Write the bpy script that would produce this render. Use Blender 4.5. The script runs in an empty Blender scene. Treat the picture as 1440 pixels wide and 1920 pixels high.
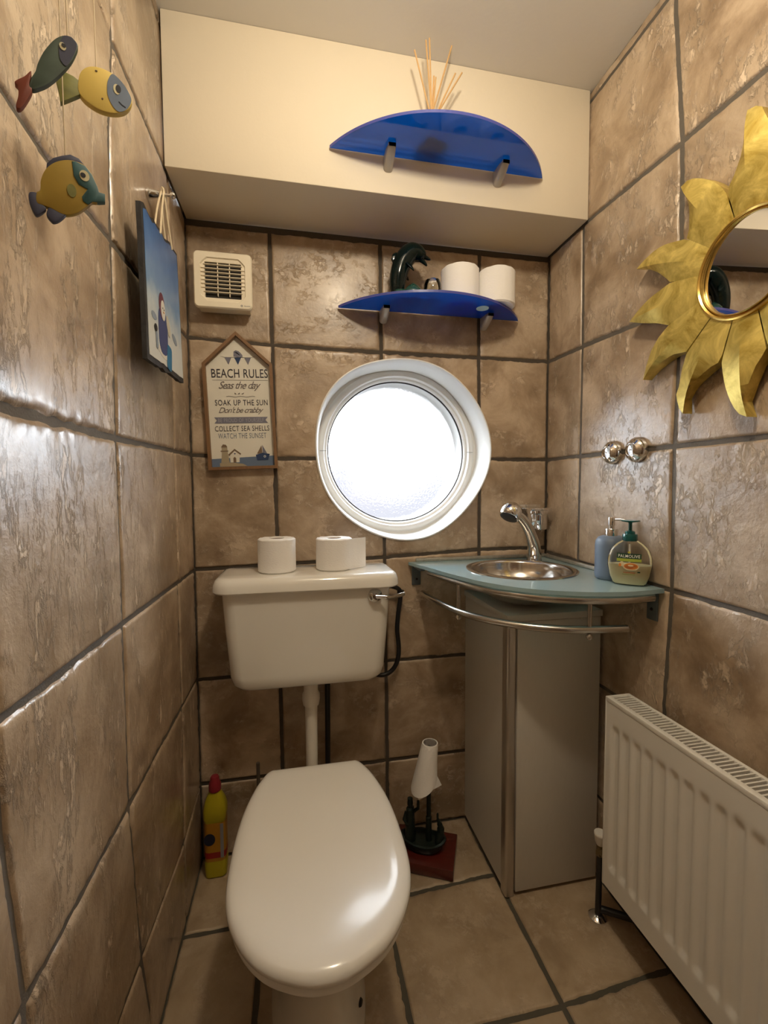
import bpy, bmesh, math, random
import numpy as np
from mathutils import Vector, Matrix, noise
random.seed(7)
PI = math.pi
scn = bpy.context.scene
COL = scn.collection
W = 1.150          # room width (left wall x=0, right wall x=W)
YB = -1.80         # wall behind the camera
ZC = 2.275         # ceiling
ZS = 1.915         # underside of the boxed-in soffit
YS = -0.205        # front of the soffit

# ---------------------------------------------------------------- camera
cam_d = bpy.data.cameras.new('camera'); cam = bpy.data.objects.new('camera', cam_d); COL.objects.link(cam)
yaw, pit, rol = 0.19521556, -0.05207322, -0.00555666
Fv = Vector((math.sin(yaw)*math.cos(pit), math.cos(yaw)*math.cos(pit), math.sin(pit)))
R0 = Vector((math.cos(yaw), -math.sin(yaw), 0)); U0 = R0.cross(Fv)
Rv = R0*math.cos(rol)+U0*math.sin(rol); Uv = -R0*math.sin(rol)+U0*math.cos(rol)
CAM = Vector((0.3042, -1.3796, 1.1363))
cam.matrix_world = Matrix(((Rv.x, Uv.x, -Fv.x, CAM.x), (Rv.y, Uv.y, -Fv.y, CAM.y), (Rv.z, Uv.z, -Fv.z, CAM.z), (0, 0, 0, 1)))
cam_d.sensor_width = 36; cam_d.sensor_fit = 'AUTO'; cam_d.lens = 820.85*36/1920; cam_d.clip_start = 0.01
scn.camera = cam
# ---------------------------------------------------------------- look
scn.view_settings.view_transform = 'Standard'; scn.view_settings.look = 'None'
scn.view_settings.gamma = 1; scn.view_settings.use_curve_mapping = False
scn.view_settings.exposure = 0.08
scn.cycles.max_bounces = 10; scn.cycles.diffuse_bounces = 6; scn.cycles.glossy_bounces = 5
scn.cycles.transmission_bounces = 8; scn.cycles.transparent_max_bounces = 12
scn.cycles.sample_clamp_indirect = 6; scn.cycles.use_denoising = True
SKY = 24.0
LAMP_W = 18.5
# ---------------------------------------------------------------- world: overcast white sky above a garden
wd = bpy.data.worlds.new('sky'); scn.world = wd; wd.use_nodes = True
nt = wd.node_tree; nt.nodes.clear()
def N(t, ty, **kw):
    n = t.nodes.new(ty)
    for k, v in kw.items():
        if k.startswith('i_'): n.inputs[k[2:].replace('_', ' ')].default_value = v
        else: setattr(n, k, v)
    return n
out = N(nt, 'ShaderNodeOutputWorld'); bg = N(nt, 'ShaderNodeBackground'); tc = N(nt, 'ShaderNodeTexCoord')
sp = N(nt, 'ShaderNodeSeparateXYZ'); nz = N(nt, 'ShaderNodeTexNoise', i_Scale=9.0, i_Detail=5.0)
ad = N(nt, 'ShaderNodeMath', operation='MULTIPLY_ADD'); ad.inputs[1].default_value = 0.45; ad.inputs[2].default_value = -0.22
ad2 = N(nt, 'ShaderNodeMath', operation='ADD'); rp = N(nt, 'ShaderNodeValToRGB')
L = nt.links.new
L(tc.outputs['Generated'], sp.inputs[0]); L(tc.outputs['Generated'], nz.inputs['Vector'])
L(nz.outputs['Fac'], ad.inputs[0]); L(ad.outputs[0], ad2.inputs[0]); L(sp.outputs['Z'], ad2.inputs[1]); L(ad2.outputs[0], rp.inputs[0])
e = rp.color_ramp.elements
e[0].position = 0.0; e[0].color = (0.032, 0.033, 0.037, 1); e[1].position = 0.10; e[1].color = (0.86, 0.93, 1.0, 1)
m_ = rp.color_ramp.elements.new(0.03); m_.color = (0.038, 0.036, 0.040, 1)
L(rp.outputs[0], bg.inputs['Color']); bg.inputs['Strength'].default_value = SKY; L(bg.outputs[0], out.inputs[0])
# portal in the round window, outside the pane
pl = bpy.data.lights.new('window_portal', 'AREA'); pl.shape = 'DISK'; pl.size = 0.52; pl.energy = 1
pl.cycles.is_portal = True
po = bpy.data.objects.new('window_portal', pl); COL.objects.link(po); po.location = (0.648, 0.20, 1.263)
po.rotation_euler = (-PI/2, 0, 0)
# warm ceiling lamp in front of the soffit, above and behind the view
ld = bpy.data.lights.new('ceiling_bulb', 'POINT'); ld.energy = LAMP_W; ld.color = (1.0, 0.86, 0.65); ld.shadow_soft_size = 0.05
lo = bpy.data.objects.new('ceiling_bulb', ld); COL.objects.link(lo); lo.location = (0.53, -0.95, 2.13)

# ================================================================ materials
MATS = {}
def rgb(h):
    c = [int(h[i:i+2], 16)/255 for i in (0, 2, 4)]
    return tuple(((x+0.055)/1.055)**2.4 if x > 0.04045 else x/12.92 for x in c)
def mat(name, col=(0.8, 0.8, 0.8), rough=0.5, metal=0.0, bump=0.0, bscale=60.0, var=0.0, vscale=8.0, trans=0.0, ior=1.45, coat=0.0, alpha=1.0, stretch=(1, 1, 1), sss=0.0):
    if name in MATS: return MATS[name]
    if isinstance(col, str): col = rgb(col)
    m = bpy.data.materials.new(name); m.use_nodes = True; t = m.node_tree
    p = t.nodes['Principled BSDF']
    p.inputs['Base Color'].default_value = (*col, 1); p.inputs['Roughness'].default_value = rough
    p.inputs['Metallic'].default_value = metal; p.inputs['IOR'].default_value = ior
    p.inputs['Transmission Weight'].default_value = trans; p.inputs['Coat Weight'].default_value = coat
    p.inputs['Coat Roughness'].default_value = 0.06; p.inputs['Alpha'].default_value = alpha
    c = N(t, 'ShaderNodeTexCoord'); mp = N(t, 'ShaderNodeMapping'); mp.inputs['Scale'].default_value = stretch
    t.links.new(c.outputs['Object'], mp.inputs['Vector'])
    n = N(t, 'ShaderNodeTexNoise', i_Scale=vscale, i_Detail=5.0); t.links.new(mp.outputs[0], n.inputs['Vector'])
    mx = N(t, 'ShaderNodeMix', data_type='RGBA')
    d = max(var, 0.02)
    mx.inputs[6].default_value = (*[x*(1-d) for x in col], 1); mx.inputs[7].default_value = (*[min(1, x*(1+d)) for x in col], 1)
    t.links.new(n.outputs['Fac'], mx.inputs[0]); t.links.new(mx.outputs[2], p.inputs['Base Color'])
    if bump:
        n2 = N(t, 'ShaderNodeTexNoise', i_Scale=bscale, i_Detail=4.0); t.links.new(mp.outputs[0], n2.inputs['Vector'])
        b = N(t, 'ShaderNodeBump'); b.inputs['Strength'].default_value = bump; b.inputs['Distance'].default_value = 0.002
        t.links.new(n2.outputs['Fac'], b.inputs['Height']); t.links.new(b.outputs[0], p.inputs['Normal'])
    MATS[name] = m
    return m
def tile_mat(name, dark, mid, light, streak, rough=0.38, bstr=0.6, coat=0.15, fleck=0.42):
    m = bpy.data.materials.new(name); m.use_nodes = True; t = m.node_tree; k = t.links.new
    p = t.nodes['Principled BSDF']
    c = N(t, 'ShaderNodeTexCoord'); at = N(t, 'ShaderNodeAttribute'); at.attribute_name = 'tile'
    sc = N(t, 'ShaderNodeVectorMath', operation='SCALE'); sc.inputs[0].default_value = (13.1, 7.7, 5.3)
    k(at.outputs['Fac'], sc.inputs['Scale'])
    av = N(t, 'ShaderNodeVectorMath', operation='ADD'); k(c.outputs['Object'], av.inputs[0]); k(sc.outputs[0], av.inputs[1])
    n1 = N(t, 'ShaderNodeTexNoise', i_Scale=7.0, i_Detail=7.0, i_Roughness=0.62, i_Distortion=0.4); k(av.outputs[0], n1.inputs['Vector'])
    r1 = N(t, 'ShaderNodeValToRGB'); k(n1.outputs['Fac'], r1.inputs[0])
    e = r1.color_ramp.elements; e[0].position = 0.34; e[0].color = (*dark, 1); e[1].position = 0.66; e[1].color = (*light, 1)
    q = r1.color_ramp.elements.new(0.5); q.color = (*mid, 1)
    # flaky relief patches, streaked along the tile: soft patches carrying fine crusty ridges
    mp = N(t, 'ShaderNodeMapping'); mp.inputs['Scale'].default_value = streak; k(av.outputs[0], mp.inputs['Vector'])
    n2 = N(t, 'ShaderNodeTexNoise', i_Scale=9.0, i_Detail=4.0, i_Roughness=0.65, i_Distortion=0.25); k(mp.outputs[0], n2.inputs['Vector'])
    r2 = N(t, 'ShaderNodeValToRGB'); k(n2.outputs['Fac'], r2.inputs[0])
    e = r2.color_ramp.elements; e[0].position = 0.48; e[0].color = (0, 0, 0, 1); e[1].position = 0.62; e[1].color = (1, 1, 1, 1)
    nf = N(t, 'ShaderNodeTexNoise', i_Scale=34.0, i_Detail=7.0, i_Roughness=0.72, i_Distortion=0.35); k(mp.outputs[0], nf.inputs['Vector'])
    r2b = N(t, 'ShaderNodeValToRGB'); k(nf.outputs['Fac'], r2b.inputs[0])
    e = r2b.color_ramp.elements; e[0].position = 0.50; e[0].color = (0, 0, 0, 1); e[1].position = 0.58; e[1].color = (1, 1, 1, 1)
    cr = N(t, 'ShaderNodeMath', operation='MULTIPLY'); k(r2.outputs[0], cr.inputs[0]); k(r2b.outputs[0], cr.inputs[1])
    mx = N(t, 'ShaderNodeMix', data_type='RGBA'); mx.inputs[7].default_value = (*[min(1, x*1.30+0.07) for x in light], 1)
    ml = N(t, 'ShaderNodeMath', operation='MULTIPLY'); ml.inputs[1].default_value = fleck; k(cr.outputs[0], ml.inputs[0])  # pale crust flecks, with highlights of the relief put into the colour
    k(ml.outputs[0], mx.inputs[0]); k(r1.outputs[0], mx.inputs[6])
    # tile to tile tone
    fr = N(t, 'ShaderNodeMath', operation='FRACT'); mu = N(t, 'ShaderNodeMath', operation='MULTIPLY'); mu.inputs[1].default_value = 7.31
    k(at.outputs['Fac'], mu.inputs[0]); k(mu.outputs[0], fr.inputs[0])
    mr = N(t, 'ShaderNodeMapRange'); mr.inputs['To Min'].default_value = 0.90; mr.inputs['To Max'].default_value = 1.10; k(fr.outputs[0], mr.inputs['Value'])
    hs = N(t, 'ShaderNodeHueSaturation'); k(mr.outputs[0], hs.inputs['Value']); k(mx.outputs[2], hs.inputs['Color'])
    k(hs.outputs[0], p.inputs['Base Color'])
    # bump
    n3 = N(t, 'ShaderNodeTexNoise', i_Scale=55.0, i_Detail=5.0, i_Roughness=0.6); k(av.outputs[0], n3.inputs['Vector'])
    a = N(t, 'ShaderNodeMath', operation='MULTIPLY_ADD'); a.inputs[1].default_value = 0.55; k(cr.outputs[0], a.inputs[0]); k(n1.outputs['Fac'], a.inputs[2])
    a2 = N(t, 'ShaderNodeMath', operation='MULTIPLY_ADD'); a2.inputs[1].default_value = 0.25; k(nf.outputs['Fac'], a2.inputs[0]); k(a.outputs[0], a2.inputs[2])
    a3 = N(t, 'ShaderNodeMath', operation='MULTIPLY_ADD'); a3.inputs[1].default_value = 0.3; k(n3.outputs['Fac'], a3.inputs[0]); k(a2.outputs[0], a3.inputs[2])
    b = N(t, 'ShaderNodeBump'); b.inputs['Strength'].default_value = bstr; b.inputs['Distance'].default_value = 0.005
    k(a3.outputs[0], b.inputs['Height']); k(b.outputs[0], p.inputs['Normal'])
    p.inputs['Specular IOR Level'].default_value = 0.75; p.inputs['Coat Weight'].default_value = coat; p.inputs['Coat Roughness'].default_value = 0.2
    rr = N(t, 'ShaderNodeMapRange'); rr.inputs['To Min'].default_value = rough-0.06; rr.inputs['To Max'].default_value = rough+0.14
    k(n1.outputs['Fac'], rr.inputs['Value']); k(rr.outputs[0], p.inputs['Roughness'])
    return m
TD, TM, TL = (0.235, 0.162, 0.098), (0.385, 0.283, 0.186), (0.55, 0.435, 0.312)
M_TB = tile_mat('back_wall_tile', TD, TM, TL, (1.0, 1.0, 1.2))
M_TL_ = tile_mat('left_wall_tile', TD, TM, TL, (1.0, 1.9, 0.65), rough=0.34, bstr=0.9, coat=0.6, fleck=0.7)
M_TR = tile_mat('right_wall_tile', TD, TM, TL, (1.0, 1.4, 0.8), rough=0.38, bstr=0.8, coat=0.25, fleck=0.65)
M_TF = tile_mat('floor_tile', (0.30, 0.215, 0.13), (0.40, 0.30, 0.19), (0.47, 0.365, 0.245), (1.0, 1.0, 1.0), rough=0.42, bstr=0.45, coat=0.1, fleck=0.3)
M_GR = mat('grout', (0.115, 0.100, 0.082), 0.85, bump=0.4, bscale=300, var=0.2)
M_GB = mat('dark_back_grout', (0.070, 0.056, 0.042), 0.85, bump=0.4, bscale=300, var=0.2)
M_GF = mat('floor_grout', (0.085, 0.075, 0.055), 0.85, bump=0.4, bscale=300, var=0.2)
M_PAINT = mat('cream_wall_paint', (0.74, 0.665, 0.53), 0.6, bump=0.15, bscale=90, var=0.03)
M_CEIL = mat('ceiling_paint', (0.70, 0.68, 0.64), 0.7, bump=0.12, bscale=90, var=0.03)
M_REV = mat('white_reveal_paint', (0.80, 0.81, 0.80), 0.45, bump=0.08, bscale=60)
M_UPVC = mat('white_window_plastic', (0.78, 0.78, 0.76), 0.3)
M_CER = mat('white_glazed_ceramic', (0.83, 0.81, 0.75), 0.10, coat=0.6, var=0.015)
M_SEAT = mat('white_toilet_seat_plastic', (0.84, 0.82, 0.77), 0.16, coat=0.2, var=0.01)
M_WPL = mat('white_plastic', (0.80, 0.76, 0.68), 0.35)
M_FAN = mat('cream_fan_plastic', (0.82, 0.75, 0.60), 0.3)
M_CHR = mat('polished_chrome', (0.80, 0.80, 0.80), 0.06, 1.0)
M_STEEL = mat('brushed_steel', (0.66, 0.63, 0.59), 0.16, 1.0, var=0.05)
M_RAIL = mat('dull_steel_rail', (0.56, 0.54, 0.50), 0.24, 1.0, var=0.1, vscale=40)
M_ALU = mat('grey_aluminium', (0.46, 0.43, 0.40), 0.4, 0.35)
M_STRIP = mat('aluminium_strip', (0.52, 0.48, 0.43), 0.3, 0.85)
M_BLK = mat('black_pipe_plastic', (0.012, 0.011, 0.012), 0.4)
M_DARK = mat('dark_recess', (0.02, 0.018, 0.015), 0.7)
M_PAPER = mat('toilet_paper', (0.90, 0.88, 0.85), 0.9, bump=0.5, bscale=160, var=0.02, stretch=(1, 1, 2.5))
M_CARD = mat('cardboard_core', (0.36, 0.27, 0.22), 0.9)
M_GREYCARD = mat('grey_cardboard_core', (0.36, 0.33, 0.30), 0.9)
M_RAD = mat('radiator_enamel', (0.80, 0.78, 0.72), 0.35, var=0.015)
M_CAB = mat('silver_grey_laminate', (0.58, 0.55, 0.49), 0.42, var=0.04, vscale=160, stretch=(1, 1, 0.3))
M_WOODR = mat('red_mahogany', (0.085, 0.012, 0.008), 0.22, var=0.35, vscale=12, stretch=(1, 5, 1), coat=0.4)
M_BRZ = mat('dark_green_bronze', (0.012, 0.020, 0.016), 0.35, 0.3, bump=0.8, bscale=60, var=0.5, vscale=30)
M_FRAME = mat('brown_wood_frame', (0.20, 0.105, 0.045), 0.55, bump=0.3, bscale=60, var=0.3, vscale=14, stretch=(6, 6, 1))
M_GLAZE = mat('dark_green_glaze', (0.003, 0.009, 0.009), 0.10, ior=1.32, var=0.6, vscale=25)
M_SLATE = mat('slate', (0.026, 0.025, 0.026), 0.65, bump=1.0, bscale=70, var=0.4, vscale=30)
M_STRING = mat('pale_string', (0.62, 0.52, 0.36), 0.8)
M_REED = mat('rattan_reed', (0.60, 0.38, 0.17), 0.7, var=0.15, vscale=60)
M_GREYBOT = mat('slate_blue_ceramic', (0.12, 0.16, 0.22), 0.45, var=0.05)
M_TEAL = mat('dark_teal_plastic', (0.004, 0.075, 0.068), 0.25, coat=0.3)
M_SOAP = mat('creamy_soap', (0.92, 0.86, 0.55), 0.35, var=0.03)
M_SLIVER = mat('rough_silver_beading', (0.42, 0.40, 0.35), 0.35, 0.6, bump=1.0, bscale=120, var=0.4, vscale=60)

def gold_mat():
    m = bpy.data.materials.new('gold_leaf'); m.use_nodes = True; t = m.node_tree; k = t.links.new; p = t.nodes['Principled BSDF']
    c = N(t, 'ShaderNodeTexCoord'); n = N(t, 'ShaderNodeTexNoise', i_Scale=16.0, i_Detail=8.0, i_Roughness=0.65, i_Distortion=1.2); k(c.outputs['Object'], n.inputs['Vector'])
    r = N(t, 'ShaderNodeValToRGB'); k(n.outputs['Fac'], r.inputs[0]); e = r.color_ramp.elements
    e[0].position = 0.32; e[0].color = (0.38, 0.26, 0.035, 1); e[1].position = 0.68; e[1].color = (0.90, 0.73, 0.22, 1)
    k(r.outputs[0], p.inputs['Base Color']); p.inputs['Metallic'].default_value = 0.6; p.inputs['Roughness'].default_value = 0.40
    n2 = N(t, 'ShaderNodeTexNoise', i_Scale=45.0, i_Detail=6.0); k(c.outputs['Object'], n2.inputs['Vector'])
    b = N(t, 'ShaderNodeBump'); b.inputs['Strength'].default_value = 0.35; b.inputs['Distance'].default_value = 0.002
    k(n2.outputs['Fac'], b.inputs['Height']); k(b.outputs[0], p.inputs['Normal']); return m
M_GOLD = gold_mat()
def mixmat(name, parts):
    """layered thin-glass style material: parts = list of (weight, shader type, colour, extras)"""
    m = bpy.data.materials.new(name); m.use_nodes = True; t = m.node_tree; t.nodes.clear(); k = t.links.new
    o = N(t, 'ShaderNodeOutputMaterial'); acc = None; tot = 0
    for w, ty, col, ex in parts:
        s = N(t, ty); s.inputs['Color'].default_value = (*col, 1)
        for a, b in ex.items():
            if a != 'bump': s.inputs[a].default_value = b
        if 'bump' in ex:
            c = N(t, 'ShaderNodeTexCoord'); n = N(t, 'ShaderNodeTexVoronoi', i_Scale=ex['bump'][0]); n2 = N(t, 'ShaderNodeTexNoise', i_Scale=ex['bump'][0]*1.7, i_Detail=3.0)
            k(c.outputs['Object'], n.inputs['Vector']); k(c.outputs['Object'], n2.inputs['Vector'])
            a = N(t, 'ShaderNodeMath', operation='ADD'); k(n.outputs['Distance'], a.inputs[0]); k(n2.outputs['Fac'], a.inputs[1])
            bp = N(t, 'ShaderNodeBump'); bp.inputs['Strength'].default_value = 1.0; bp.inputs['Distance'].default_value = ex['bump'][1]
            k(a.outputs[0], bp.inputs['Height']); k(bp.outputs[0], s.inputs['Normal'])
        if acc is None: acc = s; tot = w
        else:
            mx = N(t, 'ShaderNodeMixShader'); tot += w; mx.inputs[0].default_value = w/tot
            k(acc.outputs[0], mx.inputs[1]); k(s.outputs[0], mx.inputs[2]); acc = mx
    k(acc.outputs[0], o.inputs['Surface']); return m
def fresnel_mix(name, base, gloss_rough=0.05, ior=1.45, gcol=(1, 1, 1)):
    m = mixmat(name, base); t = m.node_tree; k = t.links.new
    o = [n for n in t.nodes if n.type == 'OUTPUT_MATERIAL'][0]; src = o.inputs['Surface'].links[0].from_socket
    g = N(t, 'ShaderNodeBsdfGlossy'); g.inputs['Roughness'].default_value = gloss_rough; g.inputs['Color'].default_value = (*gcol, 1)
    f = N(t, 'ShaderNodeFresnel'); f.inputs['IOR'].default_value = ior
    mx = N(t, 'ShaderNodeMixShader'); k(f.outputs[0], mx.inputs[0]); k(src, mx.inputs[1]); k(g.outputs[0], mx.inputs[2]); k(mx.outputs[0], o.inputs['Surface'])
    return m
M_PANE = mixmat('obscured_window_glass', [(0.5, 'ShaderNodeBsdfTransparent', (1, 1, 1), {}), (0.5, 'ShaderNodeBsdfRefraction', (1, 1, 1), {'Roughness': 0.0, 'IOR': 1.07, 'bump': (130.0, 0.0025)})])
M_BLUE = fresnel_mix('blue_translucent_glass', [(0.36, 'ShaderNodeBsdfTransparent', (0.10, 0.42, 1.0), {}), (0.62, 'ShaderNodeBsdfTranslucent', (0.04, 0.38, 1.0), {}), (0.02, 'ShaderNodeBsdfDiffuse', (0.005, 0.12, 0.75), {})])
M_BLUEEDGE = fresnel_mix('blue_glass_edge', [(0.4, 'ShaderNodeBsdfTransparent', (0.35, 0.4, 0.85), {}), (0.6, 'ShaderNodeBsdfDiffuse', (0.10, 0.12, 0.50), {})], 0.35)
M_AQUA = fresnel_mix('frosted_aqua_glass', [(0.30, 'ShaderNodeBsdfTransparent', (0.66, 0.84, 0.83), {}), (0.25, 'ShaderNodeBsdfTranslucent', (0.7, 0.88, 0.90), {}), (0.45, 'ShaderNodeBsdfDiffuse', (0.58, 0.80, 0.86), {})], 0.08, 1.6)
M_CLEAR = fresnel_mix('clear_glass', [(1.0, 'ShaderNodeBsdfTransparent', (0.93, 0.94, 0.92), {})], 0.02, 1.5)
M_CLEARPL = fresnel_mix('clear_bottle_plastic', [(0.95, 'ShaderNodeBsdfTransparent', (0.96, 0.95, 0.92), {}), (0.05, 'ShaderNodeBsdfDiffuse', (0.7, 0.68, 0.6), {})], 0.04, 1.4)
M_BOTGLASS = fresnel_mix('smoky_bottle_glass', [(0.3, 'ShaderNodeBsdfTransparent', (0.3, 0.25, 0.15), {}), (0.7, 'ShaderNodeBsdfDiffuse', (0.05, 0.04, 0.03), {})], 0.03, 1.5)
M_MIRROR = mat('mirror_silvering', (0.85, 0.86, 0.86), 0.01, 1.0)
def flat(name, col, rough=0.6): return mat(name, col, rough, var=0.03)

# ================================================================ mesh helpers
class MB:
    def __init__(s): s.v = []; s.f = []; s.m = []; s.a = []
    def add(s, vs, fs, mi=0, xf=None):
        o = len(s.v)
        s.v += [tuple(xf @ Vector(p)) if xf else tuple(p) for p in vs]
        s.f += [tuple(i+o for i in f) for f in fs]; s.m += [mi]*len(fs)
        return s
    def from_bm(s, bm, mi=0, xf=None):
        bm.verts.index_update()
        s.add([v.co.copy() for v in bm.verts], [[v.index for v in f.verts] for f in bm.faces], mi, xf); bm.free(); return s
    def box(s, lo, hi, b=0.0, seg=2, mi=0, xf=None):
        bm = bmesh.new(); bmesh.ops.create_cube(bm, size=1)
        for v in bm.verts: v.co = Vector([lo[i]+(v.co[i]+0.5)*(hi[i]-lo[i]) for i in range(3)])
        if b: bmesh.ops.bevel(bm, geom=list(bm.edges), offset=b, segments=seg, profile=0.5, affect='EDGES', clamp_overlap=True)
        return s.from_bm(bm, mi, xf)
    def loft(s, rings, cap=(True, True), mi=0, xf=None):
        n = len(rings[0]); vs = [p for r in rings for p in r]; fs = []
        for i in range(len(rings)-1):
            for j in range(n): fs.append((i*n+j, i*n+(j+1) % n, (i+1)*n+(j+1) % n, (i+1)*n+j))
        if cap[0]: fs.append(tuple(reversed(range(n))))
        if cap[1]: fs.append(tuple((len(rings)-1)*n+j for j in range(n)))
        return s.add(vs, fs, mi, xf)
    def lathe(s, prof, c=(0, 0, 0), axis=(0, 0, 1), n=32, cap=(True, True), mi=0):
        a = Vector(axis).normalized(); u = a.orthogonal().normalized(); w = a.cross(u); c = Vector(c)
        return s.loft([[c+a*z+(u*math.cos(2*PI*j/n)+w*math.sin(2*PI*j/n))*r for j in range(n)] for r, z in prof], cap, mi)
    def tube(s, pts, r, n=10, cap=(True, True), mi=0):
        pts = [Vector(p) for p in pts]; rs = r if isinstance(r, (list, tuple)) else [r]*len(pts); rings = []
        d0 = (pts[1]-pts[0]).normalized(); u = d0.orthogonal().normalized()
        for i, p in enumerate(pts):
            d = ((pts[min(i+1, len(pts)-1)]-pts[max(i-1, 0)])).normalized()
            u = (u-d*u.dot(d)).normalized(); w = d.cross(u)
            rr = rs[i] if isinstance(rs[i], (list, tuple)) else (rs[i], rs[i])
            rings.append([p+u*math.cos(2*PI*j/n)*rr[0]+w*math.sin(2*PI*j/n)*rr[1] for j in range(n)])
        return s.loft(rings, cap, mi)
    def prism(s, poly, z0, z1, b=0.0, xf=None, mi=0, seg=2):
        """extrude a 2D polygon (x,y) from z0 to z1"""
        bm = bmesh.new(); vs = [bm.verts.new((p[0], p[1], z0)) for p in poly]; f = bm.faces.new(vs)
        r = bmesh.ops.extrude_face_region(bm, geom=[f])
        for g in r['geom']:
            if isinstance(g, bmesh.types.BMVert): g.co.z = z1
        bmesh.ops.recalc_face_normals(bm, faces=bm.faces)
        if b:
            ed = [e_ for e_ in bm.edges if abs(e_.verts[0].co.z-e_.verts[1].co.z) < 1e-9]
            bmesh.ops.bevel(bm, geom=ed, offset=b, segments=seg, profile=0.5, affect='EDGES', clamp_overlap=True)
        return s.from_bm(bm, mi, xf)
    def build(s, name, mats, parent=None, smooth=True, ang=40):
        me = bpy.data.meshes.new(name)
        off = Vector((0, 0, 0)); q = parent
        while q is not None: off += q.location; q = q.parent
        me.from_pydata([tuple(Vector(p)-off) for p in s.v], [], s.f)
        bm = bmesh.new(); bm.from_mesh(me); bmesh.ops.recalc_face_normals(bm, faces=bm.faces); bm.to_mesh(me); bm.free()
        for m in (mats if isinstance(mats, (list, tuple)) else [mats]): me.materials.append(m)
        me.polygons.foreach_set('material_index', s.m)
        if smooth:
            me.polygons.foreach_set('use_smooth', [True]*len(me.polygons)); me.set_sharp_from_angle(angle=math.radians(ang))
        me.update()
        o = bpy.data.objects.new(name, me); COL.objects.link(o); o.parent = parent
        return o
def thing(name, label, cat, loc, group=None):
    o = bpy.data.objects.new(name, None); COL.objects.link(o); o.location = loc; o.empty_display_size = 0.05
    o['label'] = label; o['category'] = cat
    if group: o['group'] = group
    return o
def tag(o, label, cat, group=None):
    o['label'] = label; o['category'] = cat
    if group: o['group'] = group
    return o
def struct(o): o['kind'] = 'structure'; return o
def rrect(cx, cy, hx, hy, r, n=6, z=0.0, rb=None):
    """rounded rectangle ring in XY; rb = radius of the two +y (back) corners"""
    pts = []
    for sx, sy, a0 in ((1, -1, -90), (1, 1, 0), (-1, 1, 90), (-1, -1, 180)):
        rr = r if sy < 0 or rb is None else rb
        for i in range(n+1):
            a = math.radians(a0+90*i/n)
            pts.append(Vector((cx+sx*(hx-rr)+rr*math.cos(a), cy+sy*(hy-rr)+rr*math.sin(a), z)))
    return pts
def smooth_path(pts, n=8, closed=False):
    P = [Vector(p) for p in pts]; out_ = []
    m = len(P)
    for i in range(m if closed else m-1):
        if closed: a, b, c, d = P[(i-1) % m], P[i], P[(i+1) % m], P[(i+2) % m]
        else: a, b, c, d = P[max(i-1, 0)], P[i], P[i+1], P[min(i+2, m-1)]
        for j in range(n):
            t = j/n
            out_.append(0.5*((2*b)+(c-a)*t+(2*a-5*b+4*c-d)*t*t+(3*b-a-3*c+d)*t*t*t))
    if not closed: out_.append(P[-1])
    return out_
def resample(pts, n):
    P = [Vector(p) for p in pts]; d = [0]
    for i in range(1, len(P)): d.append(d[-1]+(P[i]-P[i-1]).length)
    o = []
    for k in range(n):
        t = d[-1]*k/(n-1); i = max(j for j in range(len(d)) if d[j] <= t+1e-12); i = min(i, len(P)-2)
        o.append(P[i].lerp(P[i+1], (t-d[i])/max(1e-9, d[i+1]-d[i])))
    return o
def text_into(mb, body, width, height, origin, xdir, ydir, mi=0, depth=0.0004, shear=0.0, space=1.0, weight=0.0, align='C'):
    """letters as real thin geometry; origin = centre of the line"""
    cu = bpy.data.curves.new('t', 'FONT'); cu.body = body; cu.extrude = 0.0; cu.shear = shear; cu.space_character = space; cu.offset = weight
    cu.resolution_u = 3
    ob = bpy.data.objects.new('t', cu); COL.objects.link(ob)
    dg = bpy.context.evaluated_depsgraph_get(); dg.update(); me = bpy.data.meshes.new_from_object(ob.evaluated_get(dg))
    xs = [v.co.x for v in me.vertices]; ys = [v.co.y for v in me.vertices]
    x0, x1, y0, y1 = min(xs), max(xs), min(ys), max(ys)
    xd = Vector(xdir).normalized(); yd = Vector(ydir).normalized(); nd = xd.cross(yd); o = Vector(origin)
    sx = width/(x1-x0); sy = height/(y1-y0)
    vs = [o+xd*((v.co.x-(x0+x1)/2)*sx)+yd*((v.co.y-(y0+y1)/2)*sy)+nd*depth for v in me.vertices]
    mb.add(vs, [tuple(p.vertices) for p in me.polygons], mi)
    bpy.data.objects.remove(ob); bpy.data.meshes.remove(me); bpy.data.curves.remove(cu)
def flat_poly(mb, pts, n, mi=0, d=0.0006):
    """thin slab from a planar outline, thickness d along n"""
    P = [Vector(p) for p in pts]; n = Vector(n).normalized(); m = len(P)
    mb.add([p for p in P]+[p+n*d for p in P], [tuple(range(m)), tuple(range(2*m-1, m-1, -1))]+[(i, (i+1) % m, m+(i+1) % m, m+i) for i in range(m)], mi)

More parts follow.
